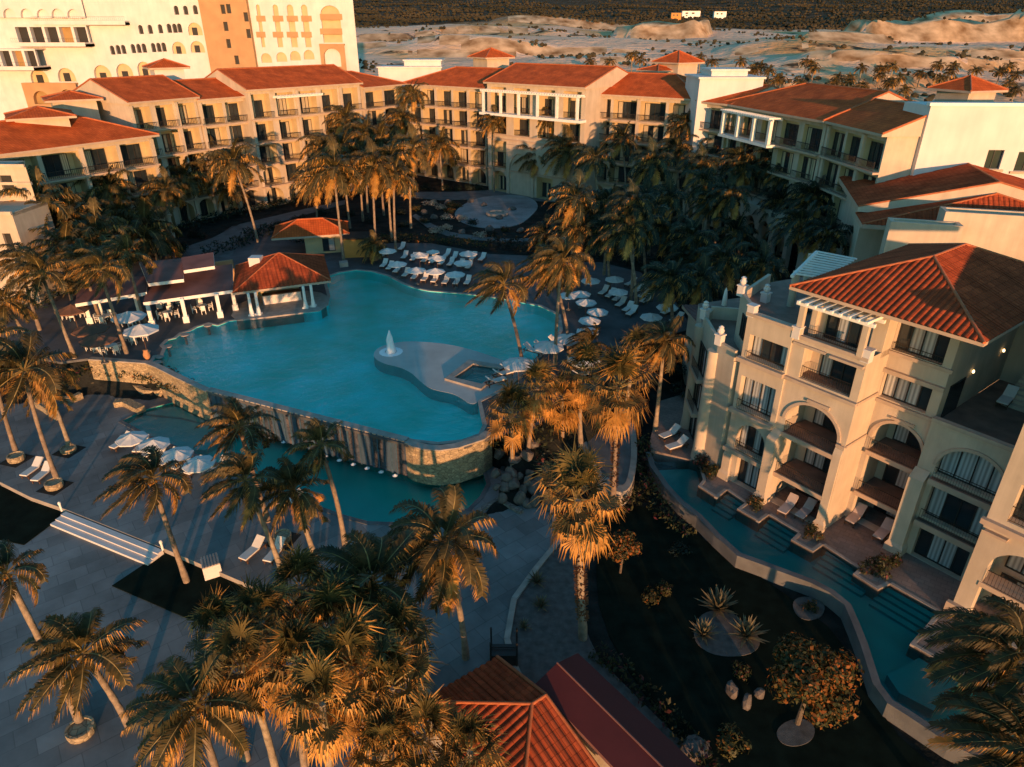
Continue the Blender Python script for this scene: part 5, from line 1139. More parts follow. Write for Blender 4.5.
def palm(kind, c, b=None, zb=0.0, h=None, label='', sc=1.0, v=0, dark=False, r0=.155, skirt=False, fib=False, group=None):
    if b is not None:
        base = at(b[0], b[1], zb); top = at_y(c[0], c[1], base.y)
    else:
        top = at(c[0], c[1], zb + h); base = Vector((top.x + R.uniform(-1.2, 1.2), top.y + R.uniform(-.8, .8), zb))
    r = root('fan_palm' if kind == 'fan' else 'coconut_palm', base, label, 'palm tree', group)
    mb = MB(); d = top - base; pts, rs = [], []; n = 12; bend = Vector((d.x, d.y, 0)) * .28 + Vector((R.uniform(-.25, .25), R.uniform(-.2, .2), 0))
    for i in range(n + 1):
        t = i / n; p = base + d * t - bend * (4 * t * (1 - t)) * .5; pts.append(p); rr_ = r0 * (1.35 - .5 * min(1, t * 4) * .6 - .25 * t); rs.append(rr_ * (1 + (.10 if i % 2 else 0)))
    pts[0].z -= .3
    mb.tube(pts, rs, 9, 0); mb.build('trunk', ['trunk'], r, True)
    if fib:
        f = MB(); rrn = random.Random(v)
        for i in range(420):
            t = rrn.uniform(.12, .72); j = int(t * n); p = pts[j].lerp(pts[j + 1], t * n - j); a = rrn.uniform(0, 6.283); e = Vector((math.cos(a), math.sin(a), .35)); w_ = Vector((-math.sin(a), math.cos(a), 0)) * .05
            q = p + e * r0 * .95; f.add([q - w_, q + w_, q + w_ * .5 + e * .2, q - w_ * .5 + e * .2])
        f.build('fibre_sheath', ['fibre'], r)
    cr = bpy.data.objects.new('crown', proto(kind, v % (5 if kind == 'coco' else 3), dark)); COL.objects.link(cr); cr.parent = r
    cr.location = (top - base); s_ = sc * R.uniform(.94, 1.06) * (1.18 if kind == 'cocofar' else 1); cr.scale = (s_, s_, s_ * R.uniform(.95, 1.08)); cr.rotation_euler = (R.uniform(-.1, .1), R.uniform(-.1, .1), R.uniform(-.5, .5) if kind != 'fan' else R.uniform(0, 6.28))
    if skirt:
        sk = bpy.data.objects.new('dead_frond_skirt', proto('skirt', v % 3)); COL.objects.link(sk); sk.parent = r; sk.location = (top - base); sk.scale = (s_ * 1.1,) * 3; sk.rotation_euler = (0, 0, R.uniform(0, 6))
    return r
C_, FN = 'coco', 'fan'
# --- lower plaza, left
palm(C_, (-14, 345), (17, 455), 0, label='coconut palm in a stone planter at the far left edge of the plaza', v=0)
palm(C_, (24, 372), (58, 482), 0, label='leaning coconut palm in a planter beside the pair of white loungers', v=1, sc=1.15)
palm(C_, (47, 388), (70, 448), 0, label='short palm in a sunken planter near the low stone wall on the left plaza', v=2, sc=.72, r0=.16)
palm(C_, (152, 480), (187, 582), -.4, label='windblown palm in front of the four white plaza parasols', v=1, sc=.88)
palm(C_, (245, 482), (284, 577), 0, label='palm with leaning lit trunk right of the plaza parasols', v=3, sc=.82)
palm(C_, (240, 428), None, 0, 7.2, label='dark palm crown in front of the left half of the cascade wall', v=0, sc=.78)
palm(C_, (293, 492), (315, 556), 0, label='palm with ragged golden fronds between plaza and catch pool', v=2, sc=.8)
palm(C_, (320, 446), (345, 545), 0, label='slim dark palm in front of the cascade wall and catch pool', v=3, sc=.7, r0=.15)
palm(C_, (443, 543), (466, 658), 0, label='large windswept palm with pale trunk alone on the plaza in the foreground', v=4, sc=.98)
palm(C_, (370, 585), None, 0, 8.3, label='dark spreading palm crown above the cluster of golden fan palms', v=2, sc=.95)
palm(C_, (6, 575), (82, 726), -.42, label='palm with long leaning trunk in a round stone planter at the lower left', v=1, sc=.6)
palm(C_, (83, 655), (130, 727), -.42, label='windblown palm with curved trunk at the lower left', v=0, sc=.88)
palm(C_, (196, 706), None, -.42, 8.2, label='coconut palm with radiating fronds at the bottom edge left of the golden cluster', v=4, sc=.85)
# --- golden cluster of fan palms in the foreground
n_ = 0
for x, y, h, s_, lb in [(300,588,8.2,1.05,'golden fan palm at the top left of the foreground cluster'),(262,622,8.4,1.1,'golden fan palm at the left shoulder of the foreground cluster'),(333,622,8.6,1.1,'golden fan palm in the middle top of the foreground cluster'),
   (398,640,8.4,1.05,'golden fan palm at the right edge of the foreground cluster beside the dark shed'),(243,668,8.6,1.05,'golden fan palm at the left foot of the foreground cluster'),(296,662,9.0,1.15,'golden fan palm in the centre of the foreground cluster'),
   (352,668,9.0,1.15,'golden fan palm in the right centre of the foreground cluster'),(392,688,8.6,1.05,'golden fan palm at the lower right of the foreground cluster'),(322,704,9.2,1.0,'lowest golden fan palm in the middle of the foreground cluster'),
   (222,632,7.8,.9,'small golden fan palm overhanging the dark lawn bed'),(365,612,8.0,.95,'greenish fan palm behind the foreground cluster below the dark crown'),(425,738,7.0,1.0,'fan palm at the bottom edge overlapping the tiled pavilion roof'),(470,752,6.6,.9,'ragged golden fan palm in front of the tiled pavilion roof'),(384,752,6.8,.95,'fan palm cut by the bottom edge below the cluster')]:
    palm(FN, (x, y), None, -.3, h, label=lb, v=n_, sc=s_ * .95, skirt=False); n_ += 1
# --- fan palms between pool and garden
palm(FN, (578, 500), (583, 637), .1, label='tall fan palm with shaggy brown trunk at the path below the garden', v=1, sc=1.32, fib=True, r0=.2)
palm(FN, (511, 412), (512, 480), .3, label='golden fan palm above the grey boulders at the end of the pool', v=0, sc=1.2)
palm(FN, (562, 398), (563, 452), .6, label='golden fan palm between boulders and the oval path', v=2, sc=1.2)
palm(FN, (538, 388), None, 1.6, 6.3, label='shorter golden fan palm left of the oval path palms', v=1, sc=1.1)
palm(FN, (582, 372), None, 2.0, 6.0, label='fan palm with long golden tresses behind the oval path', v=0, sc=1.05)
palm(FN, (618, 388), (613, 500), .6, label='tall fan palm with fuzzy trunk standing on the oval path', v=2, sc=1.42, fib=True)
palm(FN, (636, 352), None, 1.5, 6.5, label='fan palm behind the oval path near the near building', v=0, sc=1.0)
palm(C_, (664, 342), (655, 430), 1.0, label='sunlit coconut palm in front of the left flank of the near building', v=4, sc=.75, r0=.16)
palm(C_, (503, 286), (523, 366), 3, label='windblown palm leaning over the right end of the pool', v=1, sc=.95)
palm(C_, (551, 272), (569, 357), 3, label='dark palm with lit trunk at the right shore of the pool', v=0, sc=.95)
palm(C_, (562, 262), (555, 367), 3, label='second dark palm beside the white parasols at the right shore', v=2, sc=.9)
palm(C_, (590, 345), None, 3, 2.6, label='low dark palm among the parasols at the right of the pool', v=3, sc=.65)
# --- right edge
palm(C_, (1012, 662), (1060, 780), 0, label='large dark palm hanging over the lap pool at the right edge', v=1, sc=.9)
palm(C_, (1022, 748), None, 0, 6.5, label='palm cut by the lower right corner', v=0, sc=.8)
# --- left side of the upper deck
for c, b, s_, lb in [((42,276),(75,358),1.0,'palm with slanting lit trunk left of the bar terrace'),((100,271),(127,354),.95,'tall palm standing at the corner of the bar terrace above the stone wall'),((84,262),(100,320),.85,'palm rising beside the left column of the terrace roofs'),
   ((127,256),(145,322),.9,'palm with thin trunk between terrace roof columns'),((4,303),(36,355),.9,'palm with short leaning trunk at the left edge above the planted bank'),((38,205),(41,284),1.1,'broad palm in front of the left end of the long wing'),
   ((20,262),(40,330),.9,'palm half hidden at the left edge below the broad palm'),((145,232),(158,262),1.2,'big dark palm behind the terrace roofs'),((128,178),(130,226),.95,'palm against the gabled roof section of the left wing'),((184,180),(190,222),1.0,'dense palm against the left wing at the right of the gable'),
   ((208,118),(215,200),.8,'tall palm reaching the roof of the left wing'),((212,164),(222,214),1.05,'palm with heavy crown in the left group before the wing'),((234,165),(258,242),1.0,'palm with long leaning pale trunk left of the hut'),((228,188),(241,214),.8,'lower palm beside the long leaning trunk'),
   ((98,238),(106,288),1.0,'dark palm behind the far left terrace roof'),((120,215),(126,262),.9,'dark palm between the wing and the terrace roofs'),((65,250),(72,300),.9,'dark palm near the left end of the terrace roofs'),((165,192),(170,246),.85,'palm in the left group just right of the gabled roof section'),((108,190),(112,250),.9,'palm before the lower left wing below its roof corner'),((72,215),(78,278),.95,'palm before the balconies of the lower left wing')]:
    n_ += 1; palm(C_ if b[1] > 300 else 'cocofar', c, b, 3, label=lb, v=n_, sc=s_, r0=.16)
# --- middle of the court
for c, b, s_, lb in [((334,172),(344,262),.95,'palm in a square planter beside the orange box'),((341,150),(350,228),.9,'palm with lit trunk behind the planter palm of the hut'),((359,160),(363,221),1.0,'palm in the left middle of the court'),((372,168),(376,256),.85,'palm with curved trunk above the clay pot'),
   ((388,162),(392,241),.95,'palm with pale straight trunk behind the sun loungers'),((394,178),(396,252),.8,'palm with bright trunk at the back row of parasols'),((411,150),(411,228),.9,'thin dark palm left of the flower beds'),((325,152),(330,205),1.0,'palm in front of the pergola of the left wing'),
   ((345,120),(348,196),.85,'palm near the pergola top floor of the left wing'),((402,122),(405,192),.9,'palm at the corner of left wing and back wing'),((412,96),(414,190),.7,'tall palm in the corner of the wings reaching the roof'),((440,148),(443,190),1.0,'golden green palm with reddish trunk before the back wing'),
   ((494,122),(494,192),.7,'tall slim palm before the plain wall of the back wing'),((551,118),(553,196),.85,'tall palm over the portal of the back wing'),((536,158),(540,196),.95,'dark bushy palm beside the portal of the back wing'),((566,152),(566,205),1.0,'dark palm right of the portal of the back wing'),
   ((380,140),(384,215),.85,'palm among the crowded crowns before the corner of the wings'),((366,135),(368,212),.8,'palm at the rear of the crowded crowns in the court'),((316,180),(318,235),.85,'palm above the red hut roof')]:
    n_ += 1; palm('cocofar', c, b, 3, label=lb, v=n_, sc=s_ * 1.05, r0=.16)
for c, b, s_, lb in [((594,160),(600,235),1.0,'dark palm in the shaded grove nearest the back wing portal'),((622,140),(625,215),1.0,'dark palm before the right part of the back wing'),((652,165),(652,240),1.1,'large dark palm in the middle of the shaded grove'),((642,225),(646,290),1.05,'dark palm with two crossed stems behind the right parasols'),
   ((685,125),(690,215),.9,'dark palm at the joint of back wing and right wing'),((700,165),(702,240),1.0,'dark palm in front of the white arcade'),((738,160),(745,240),.95,'dark palm overlapping the shaded balconies of the right wing'),((772,165),(772,245),.9,'dark palm near the right end of the arcade'),
   ((575,200),(570,285),1.0,'dark palm left in the grove behind the right parasols'),((608,205),(604,275),1.0,'dark palm with tall thin trunk behind the right parasols'),((625,232),(636,306),.95,'dark palm rising from the right rows of loungers'),((632,205),(631,300),.9,'second dark palm rising from the right rows of loungers'),
   ((690,262),(680,300),1.0,'low wide dark palm by the path to the near building'),((735,235),(740,275),1.05,'dark palm with arching fronds below the arcade'),((668,200),(672,262),1.0,'dark palm deep in the shaded grove'),((780,205),(778,258),.9,'dark palm at the foot of the stair of the gabled block'),((712,205),(715,262),.95,'dark palm between arcade and near building terraces'),((545,235),(548,272),.8,'palm at the edge of the grove beside the lawn pattern')]:
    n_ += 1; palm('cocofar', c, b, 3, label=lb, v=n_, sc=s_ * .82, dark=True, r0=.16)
for i, (x, y) in enumerate([(716,148),(742,172),(764,150),(790,178),(812,200),(730,196),(800,225),(705,185),(828,235),(676,150)]):
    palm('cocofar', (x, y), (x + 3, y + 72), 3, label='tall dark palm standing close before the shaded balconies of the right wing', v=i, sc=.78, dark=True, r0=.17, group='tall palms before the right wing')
for i, (x, y) in enumerate([(575,232),(605,235),(645,200),(662,232),(690,240),(700,282),(722,262),(668,282),(762,268)]):
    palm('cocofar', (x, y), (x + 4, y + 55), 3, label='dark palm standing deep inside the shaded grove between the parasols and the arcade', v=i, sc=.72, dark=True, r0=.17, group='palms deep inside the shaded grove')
def land_hit(x, y, Y0=180.0, dY=2.0):
    d = ray(x, y); Y = Y0
    while Y < 3000:
        p = d * (Y / d.y)
        if CAM_Z + p.z < gz(p.x, Y): break
        Y += dY
    return Vector((d.x * Y / d.y, Y, CAM_Z + d.z * Y / d.y))
# ------------------------------------------------------------------ shrubs, trees, agaves
def clump(seed, n=420, lx=.16, spread=1.0, core=.25):
    rr = random.Random(seed); mb = MB(); lobes = [(Vector((rr.uniform(-.55, .55), rr.uniform(-.55, .55), rr.uniform(.25, .75))), rr.uniform(.35, .6)) for _ in range(8)]
    for i in range(n):
        c, r_ = lobes[i % 8]; v = Vector((rr.gauss(0, 1), rr.gauss(0, 1), rr.gauss(0, 1))).normalized(); p = c + v * r_ * rr.uniform(core, 1) ** .5 * spread
        p.z = max(.02, p.z); a = (v + Vector((rr.uniform(-.6, .6), rr.uniform(-.6, .6), rr.uniform(-.2, .8)))).normalized(); b = a.orthogonal().normalized(); b.rotate(Matrix.Rotation(rr.uniform(0, 6.28), 3, a)); c2 = a.cross(b); s_ = lx * rr.uniform(.6, 1.3)
        mb.add([p - b * s_ * .5, p + c2 * s_ * .35, p + b * s_ * .9, p - c2 * s_ * .35], 1 if rr.random() < .12 else 0)
    return mb
SH = {}
def shrub(px, z, sx, sy, sz, mats=('leaf', 'leaf_red'), label='', name='shrub', cat='shrub', group=None, v=0, n=420, lx=.16, w=None):
    key = (mats, v % 3, n, lx)
    if key not in SH:
        o = clump(200 + v % 3, n, lx).build('proto', list(mats)); SH[key] = o.data; bpy.data.objects.remove(o)
    p = at(px[0], px[1], z) if w is None else Vector(w); o = bpy.data.objects.new(name, SH[key]); COL.objects.link(o); o.location = (p.x, p.y, z - .05); o.scale = (sx, sy, sz); o.rotation_euler = (0, 0, R.uniform(0, 6.28))
    return tag(o, label, cat, group)
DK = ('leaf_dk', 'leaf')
def hedge(name, pts_px, z, w_, h, mats, label, cat='hedge', dens=34, lx=.17):
    rr = random.Random(len(label)); mb = MB(); pts = [land_hit(x, y, 10, .15) for x, y in pts_px] if z is None else ats(pts_px, z)
    for i in range(len(pts) - 1):
        p, q = pts[i], pts[i + 1]; L_ = (q - p).length; d = (q - p).normalized(); n = Vector((-d.y, d.x, 0))
        for k in range(int(L_ * w_ * dens)):
            c = p + d * rr.uniform(0, L_) + n * w_ * rr.uniform(-.5, .5); u = rr.random() ** .5; c.z = (c.z if z is None else z) + u * h * (.75 + .35 * math.sin(c.x * 1.7) * math.cos(c.y * 1.3))
            a = Vector((rr.gauss(0, 1), rr.gauss(0, 1), abs(rr.gauss(0, 1)) + .2)).normalized(); b = a.orthogonal().normalized(); b.rotate(Matrix.Rotation(rr.uniform(0, 6.28), 3, a)); c2 = a.cross(b); s_ = lx * rr.uniform(.6, 1.5)
            mb.add([c - b * s_ * .6, c + c2 * s_ * .4, c + b * s_, c - c2 * s_ * .4], 1 if rr.random() < .14 else 0)
    return whole(mb, name, list(mats), tuple(pts[0]), label, cat)
# planted bed between the two stone walls, hedges behind the loungers
hedge('planted_bed', [(92,372),(120,374),(145,378),(170,384),(190,394)], 1.2, 2.6, 1.1, ('leaf', 'leaf_or'), 'dense shrub bed between the sunlit stone walls below the bar terrace', 'plant bed')
hedge('planted_bed', [(8,360),(40,366),(70,372),(92,378)], 1.3, 4.5, 1.5, ('leaf', 'leaf_red'), 'shrubby planted bank at the left edge above the plaza', 'plant bed', 26)
hedge('hedge', [(352,248),(390,240),(430,242),(470,246),(490,249)], 3.0, 2.4, 1.2, ('leaf', 'leaf_or'), 'green and rusty hedge behind the front rows of sun loungers')
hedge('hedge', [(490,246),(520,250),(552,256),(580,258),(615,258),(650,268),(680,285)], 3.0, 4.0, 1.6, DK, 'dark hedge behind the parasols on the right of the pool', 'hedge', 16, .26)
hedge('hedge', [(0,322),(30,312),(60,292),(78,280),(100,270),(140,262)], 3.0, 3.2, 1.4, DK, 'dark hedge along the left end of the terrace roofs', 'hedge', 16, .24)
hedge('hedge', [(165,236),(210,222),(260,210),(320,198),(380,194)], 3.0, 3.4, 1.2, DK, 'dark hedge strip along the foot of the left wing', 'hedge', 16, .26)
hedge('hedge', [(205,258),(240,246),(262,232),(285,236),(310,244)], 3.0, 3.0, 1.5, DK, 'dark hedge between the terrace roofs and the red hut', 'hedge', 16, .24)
hedge('flower_border', [(594,652),(640,690),(690,745),(720,790)], .05, 1.3, .8, ('leaf', 'leaf_red'), 'reddish shrub border beside the long red shed roof', 'flower bed', 40)
hedge('flower_border', [(640,440),(645,470),(652,500),(664,520),(690,538)], .3, 1.4, 1.1, ('leaf', 'leaf_red'), 'dark shrubs with red flowers outside the upper end of the lap pool', 'flower bed', 34)
hedge('flower_border', [(598,505),(612,512),(630,508),(640,490)], .2, 1.8, 1.0, ('leaf', 'leaf_red'), 'dark flowering border at the top of the garden lawn', 'flower bed', 34)
hedge('planted_bed', [(486,448),(520,440),(560,424),(592,398),(630,360),(660,345)], None, 4.0, 1.5, ('leaf', 'leaf_dk'), 'dark undergrowth below the fan palms at the end of the pool', 'plant bed', 14, .22)
hedge('planted_bed', [(536,456),(560,470),(580,480),(598,490)], None, 3.0, .9, ('leaf_dk', 'leaf_red'), 'dark low shrubs around the foot of the tall fan palms', 'plant bed', 20, .2)
for i, (x, y) in enumerate([(700,470),(708,478),(716,486)]): pass
shrub((708,476), 1.0, .8, .8, 1.2, ('leaf', 'leaf_or'), 'dark shrub in the first white edged planter of the lap pool', v=0)
shrub((700,466), 1.0, .8, .8, 1.1, ('leaf_dk', 'leaf_red'), 'purple dark shrub behind the first lap pool planter', v=1)
shrub((754,506), 1.0, .8, .8, .9, ('leaf', 'leaf_or'), 'shrub in the lap pool planter at the foot of the lit buttress', v=1)
shrub((812,537), 1.0, .8, .8, .9, ('leaf', 'leaf_or'), 'shrub in the lap pool planter between the two lounger patios', v=2)
shrub((874,574), 1.0, 1.0, 1.0, 1.1, ('leaf', 'leaf_red'), 'wide reddish shrub in the lap pool planter right of the last lounger', v=0)
shrub((888,566), 1.0, .8, .8, 1.0, ('leaf', 'leaf_red'), 'smaller reddish shrub against the right buttress', v=2)
shrub((650,602), 0, .75, .75, .85, ('leaf', 'leaf_or'), 'olive bush on the dark garden lawn below the small tree', v=1)
shrub((664,592), 0, .6, .6, .8, ('leaf', 'leaf_red'), 'thin bush beside the olive bush on the garden lawn', v=2)
shrub((680,552), 0, .8, .8, .5, DK, 'low dark bush on the garden lawn near the lap pool wall', v=0)
shrub((808,608), 0, .6, .6, .7, ('leaf', 'leaf_or'), 'rusty spiky bush in the small gravel ring by the lap pool wall', v=0)
shrub((741,676), 0, .7, .7, .8, ('leaf', 'leaf_red'), 'small rusty bush left of the round orange tree', v=1)
shrub((730,745), 0, 1.0, 1.0, .9, ('leaf', 'leaf_or'), 'dark green bush at the bottom of the garden by the shed', v=2)
for i, (x, y, s_, m) in enumerate([(430,205,1.6,0),(440,209,1.3,0),(436,232,1.5,0),(444,229,1.4,0),(449,212,1.6,1),(462,220,1.2,0),(480,237,1.3,0),(416,210,1.4,1),(425,222,1.5,2),(455,206,1.8,1),(472,224,1.3,2),(490,236,1.2,2),(402,226,1.5,2),(446,219,1.4,0),(505,231,1.0,1)]):
    shrub((x, y), 3, s_, s_, .9, [('flower', 'leaf'), ('leaf', 'leaf_or'), DK][m], ['pale flowering bush in the beds before the back wing', 'olive bush in the beds before the back wing', 'dark bush in the beds before the back wing'][m], ['flowering_bush', 'shrub', 'shrub'][m], 'bush', ['pale flowering bushes in the court beds', 'olive bushes in the court beds', 'dark bushes in the court beds'][m], i)
rg = random.Random(5)
for i in range(46):
    x, y = rg.uniform(560, 800), rg.uniform(196, 268)
    if y > 250 and x < 690: x += 90
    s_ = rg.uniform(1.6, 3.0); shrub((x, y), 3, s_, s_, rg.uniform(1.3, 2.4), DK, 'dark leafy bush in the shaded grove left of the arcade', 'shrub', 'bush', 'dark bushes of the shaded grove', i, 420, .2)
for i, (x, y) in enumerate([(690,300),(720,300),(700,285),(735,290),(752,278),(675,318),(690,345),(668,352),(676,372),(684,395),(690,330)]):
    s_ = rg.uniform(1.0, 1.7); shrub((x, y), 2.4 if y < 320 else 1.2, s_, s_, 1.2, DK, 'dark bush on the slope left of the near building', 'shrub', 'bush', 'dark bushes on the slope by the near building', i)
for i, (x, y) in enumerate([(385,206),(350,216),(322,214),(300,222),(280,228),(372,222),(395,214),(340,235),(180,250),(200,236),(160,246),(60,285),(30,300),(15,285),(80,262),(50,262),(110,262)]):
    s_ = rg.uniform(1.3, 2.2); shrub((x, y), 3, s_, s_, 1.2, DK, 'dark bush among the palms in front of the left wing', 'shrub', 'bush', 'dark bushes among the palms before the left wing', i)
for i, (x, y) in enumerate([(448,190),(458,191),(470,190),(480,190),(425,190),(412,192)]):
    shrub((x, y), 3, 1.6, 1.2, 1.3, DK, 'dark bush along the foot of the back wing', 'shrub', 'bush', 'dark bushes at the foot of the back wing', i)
def tree(px, z, h, cr, mats, label, n=2600, lx=.15, trunk_r=.12, flat=.8):
    b = at(px[0], px[1], z); r = root('garden_tree', b, label, 'tree'); mb = MB(); rr = random.Random(int(px[0])); limbs = []
    top = b + Vector((.1, .05, h * .45)); mb.tube([b - Vector((0, 0, .2)), b + Vector((.04, .02, h * .22)), top], [trunk_r * 1.3, trunk_r, trunk_r * .8], 8)
    for i in range(9):
        a = i * 2.4; e = top + Vector((math.cos(a) * cr * .62, math.sin(a) * cr * .62, h * (.12 + .34 * rr.random()))); mb.tube([top - Vector((0, 0, .1)), (top + e) / 2 + Vector((0, 0, .12)), e], [trunk_r * .6, trunk_r * .4, trunk_r * .15], 5); limbs.append(e)
    mb.build('trunk', ['bark'], r)
    mb = MB(); lobes = [(e, cr * rr.uniform(.32, .5)) for e in limbs] + [(top + Vector((rr.uniform(-.4, .4) * cr, rr.uniform(-.4, .4) * cr, h * .4)), cr * .45) for _ in range(5)]
    for i in range(n):
        c, r_ = lobes[rr.randrange(len(lobes))]; v = Vector((rr.gauss(0, 1), rr.gauss(0, 1), rr.gauss(0, flat))).normalized(); p = c + v * r_ * rr.uniform(.35, 1.08)
        a = (v + Vector((rr.uniform(-.7, .7), rr.uniform(-.7, .7), rr.uniform(-.3, .7)))).normalized(); bb = a.orthogonal().normalized(); bb.rotate(Matrix.Rotation(rr.uniform(0, 6.28), 3, a)); c2 = a.cross(bb); s_ = lx * rr.uniform(.6, 1.4)
        mb.add([p - bb * s_ * .5, p + c2 * s_ * .4, p + bb * s_ * .9, p - c2 * s_ * .4], 1 if rr.random() < .42 else 0)
    mb.build('crown', list(mats), r); return r
tree((797,724), 0, 4.3, 2.0, ('leaf', 'leaf_or'), 'round garden tree with orange tinted leaves in a gravel ring', 7000, .16)
tree((620,573), 0, 2.9, 1.15, ('leaf', 'leaf_or'), 'small olive garden tree between the fan palm and the lawn', 1500, .13, .07)
def agave(px, z, r_, n, label):
    rr = random.Random(int(px[0])); mb = MB(); b = at(px[0], px[1], z)
    for i in range(n):
        az = i * 2.39996; el = rad(84 - 68 * (i / n) + rr.uniform(-5, 5)); d = Vector((math.cos(az) * math.cos(el), math.sin(az) * math.cos(el), math.sin(el))); s = Vector((-math.sin(az), math.cos(az), 0)); l = r_ * rr.uniform(.85, 1.1)
        p = b + Vector((0, 0, .05)); m = p + d * l * .45; t = p + d * l + Vector((0, 0, -.08 * l)); up = d.cross(s)
        w0, w1 = s * .05 * r_, s * .075 * r_; mb.add([p - w0, p + up * -.02, m + up * -.03, m - w1]); mb.add([p + up * -.02, p + w0, m + w1, m + up * -.03]); mb.add([m - w1, m + up * -.03, t]); mb.add([m + up * -.03, m + w1, t])
    return whole(mb, 'agave', ['agave'], tuple(b), label, 'agave')
agave((718,610), 0, 1.5, 44, 'largest agave at the top of the gravel patch on the lawn'); agave((703,636), 0, 1.15, 38, 'agave at the left foot of the gravel patch'); agave((746,637), 0, 1.35, 42, 'agave at the right foot of the gravel patch')
agave((537,583), 0, .85, 32, 'upper agave in the gravel strip beside the plaza kerb'); agave((541,607), 0, .8, 32, 'lower agave in the gravel strip beside the plaza kerb'); agave((524,628), 0, .6, 28, 'small dark agave at the kerb in the gravel strip')
def boulder(px, z, sx, sy, sz, label, group=None, seed=0):
    rr = random.Random(seed); bm = bmesh.new(); bmesh.ops.create_icosphere(bm, subdivisions=2, radius=1); ax = [Vector((rr.gauss(0, 1), rr.gauss(0, 1), rr.gauss(0, 1))).normalized() for _ in range(7)]
    for v in bm.verts:
        c = v.co.copy(); k = 1
        for a in ax:
            dd = c.dot(a)
            if dd > .62: k = min(k, .62 / dd)
        v.co = Vector((c.x * k * sx, c.y * k * sy, c.z * k * sz)) * 1.2
    me = bpy.data.meshes.new('boulder'); bm.to_mesh(me); bm.free(); me.materials.append(M['rock']); o = bpy.data.objects.new('boulder', me); COL.objects.link(o); p = land_hit(px[0], px[1], 12, .1) if z < .06 else at(px[0], px[1], z); o.location = (p.x, p.y, p.z + sz * .45); o.rotation_euler = (0, 0, rr.uniform(0, 6.28))
    return tag(o, label, 'rock', group)
boulder((731,694), 0, .3, .4, .55, 'upright pale boulder left of the round orange tree', None, 1); boulder((746,707), 0, .3, .35, .55, 'orange lit boulder right below the upright pale boulder', None, 2); boulder((759,697), 0, .3, .3, .35, 'small dark boulder under the edge of the round tree', None, 3)
rb = random.Random(9)
for i, (x, y) in enumerate([(490,481),(496,475),(503,472),(511,476),(520,478),(528,484),(533,492),(523,491),(514,487),(505,490),(497,488),(492,494),(535,503),(528,506),(520,500),(502,500),(488,488),(530,475),(538,484),(541,497),(508,481)]):
    s_ = rb.uniform(.3, .55); boulder((x, y), .05, s_, s_ * .9, s_ * 1.1, 'rounded grey boulder in the heap below the golden fan palm at the pool end', 'grey boulders heaped at the pool end', i + 20)
for i, (x, y) in enumerate([(484,206),(500,219),(512,210),(470,202),(448,204),(490,230),(462,233),(434,218),(424,214),(520,232)]):
    boulder((x, y), 3.0, .7, .6, .5, 'rock beside the round court before the back wing', 'rocks round the court', i + 60)
for i, (x, y) in enumerate([(500,455),(515,462),(528,458),(545,470),(552,484),(560,500),(548,508),(575,490),(570,470),(535,446)]):
    s_ = rb.uniform(.35, .6); boulder((x, y), .05, s_, s_ * .9, s_ * .9, 'dark boulder on the planted slope below the fan palms', 'dark boulders on the slope', i + 80)
boulder((693,752), 0, .8, .7, .5, 'large grey rock at the corner of the shed roof', None, 50)
# ------------------------------------------------------------------ scrub forest over the hills
def scrub():
    rr = random.Random(4); bm = bmesh.new(); bmesh.ops.create_icosphere(bm, subdivisions=1, radius=1); bv = np.array([v.co[:] for v in bm.verts]); bf = np.array([[v.index for v in f.verts] for f in bm.faces]); bm.free()
    V, Fc = [], []; k = 0; g = np.random.default_rng(3)
    def put(x, y, s):
        nonlocal k
        q = bv * (1 + .45 * g.uniform(-1, 1, (len(bv), 1))) * np.array([s, s, s * .75]); V.append(q + np.array([x, y, gz(x, y) + s * .35])); Fc.append(bf + k * len(bv)); k += 1
    while k < 26000:
        y = 820 + (rr.random() ** 1.6) * 1500; x = rr.uniform(-.72, .95) * y
        if 900 > y and math.sin(x * .02) + math.sin(y * .05) < .2: continue
        if math.sin(x * .006 + 1) * math.cos(y * .008 + x * .002) > .86: continue
        put(x, y, rr.uniform(.9, 2.5))
    n = 0
    while n < 2200:
        y = rr.uniform(195, 820); x = rr.uniform(-.35, .95) * y
        if math.sin(x * .031) * math.cos(y * .027 + x * .011) + .5 * math.sin(x * .09 + y * .05) < (.35 if y > 300 else -.35): continue
        put(x, y, rr.uniform(.5, 1.7)); n += 1
    me = bpy.data.meshes.new('scrub'); me.from_pydata(np.concatenate(V).tolist(), [], np.concatenate(Fc).tolist()); me.materials.append(M['far_leaf']); o = bpy.data.objects.new('scrub_forest', me); COL.objects.link(o); o['kind'] = 'stuff'; o['label'] = 'dark dry scrub forest covering the hills behind the resort'; o['category'] = 'scrub'
scrub()
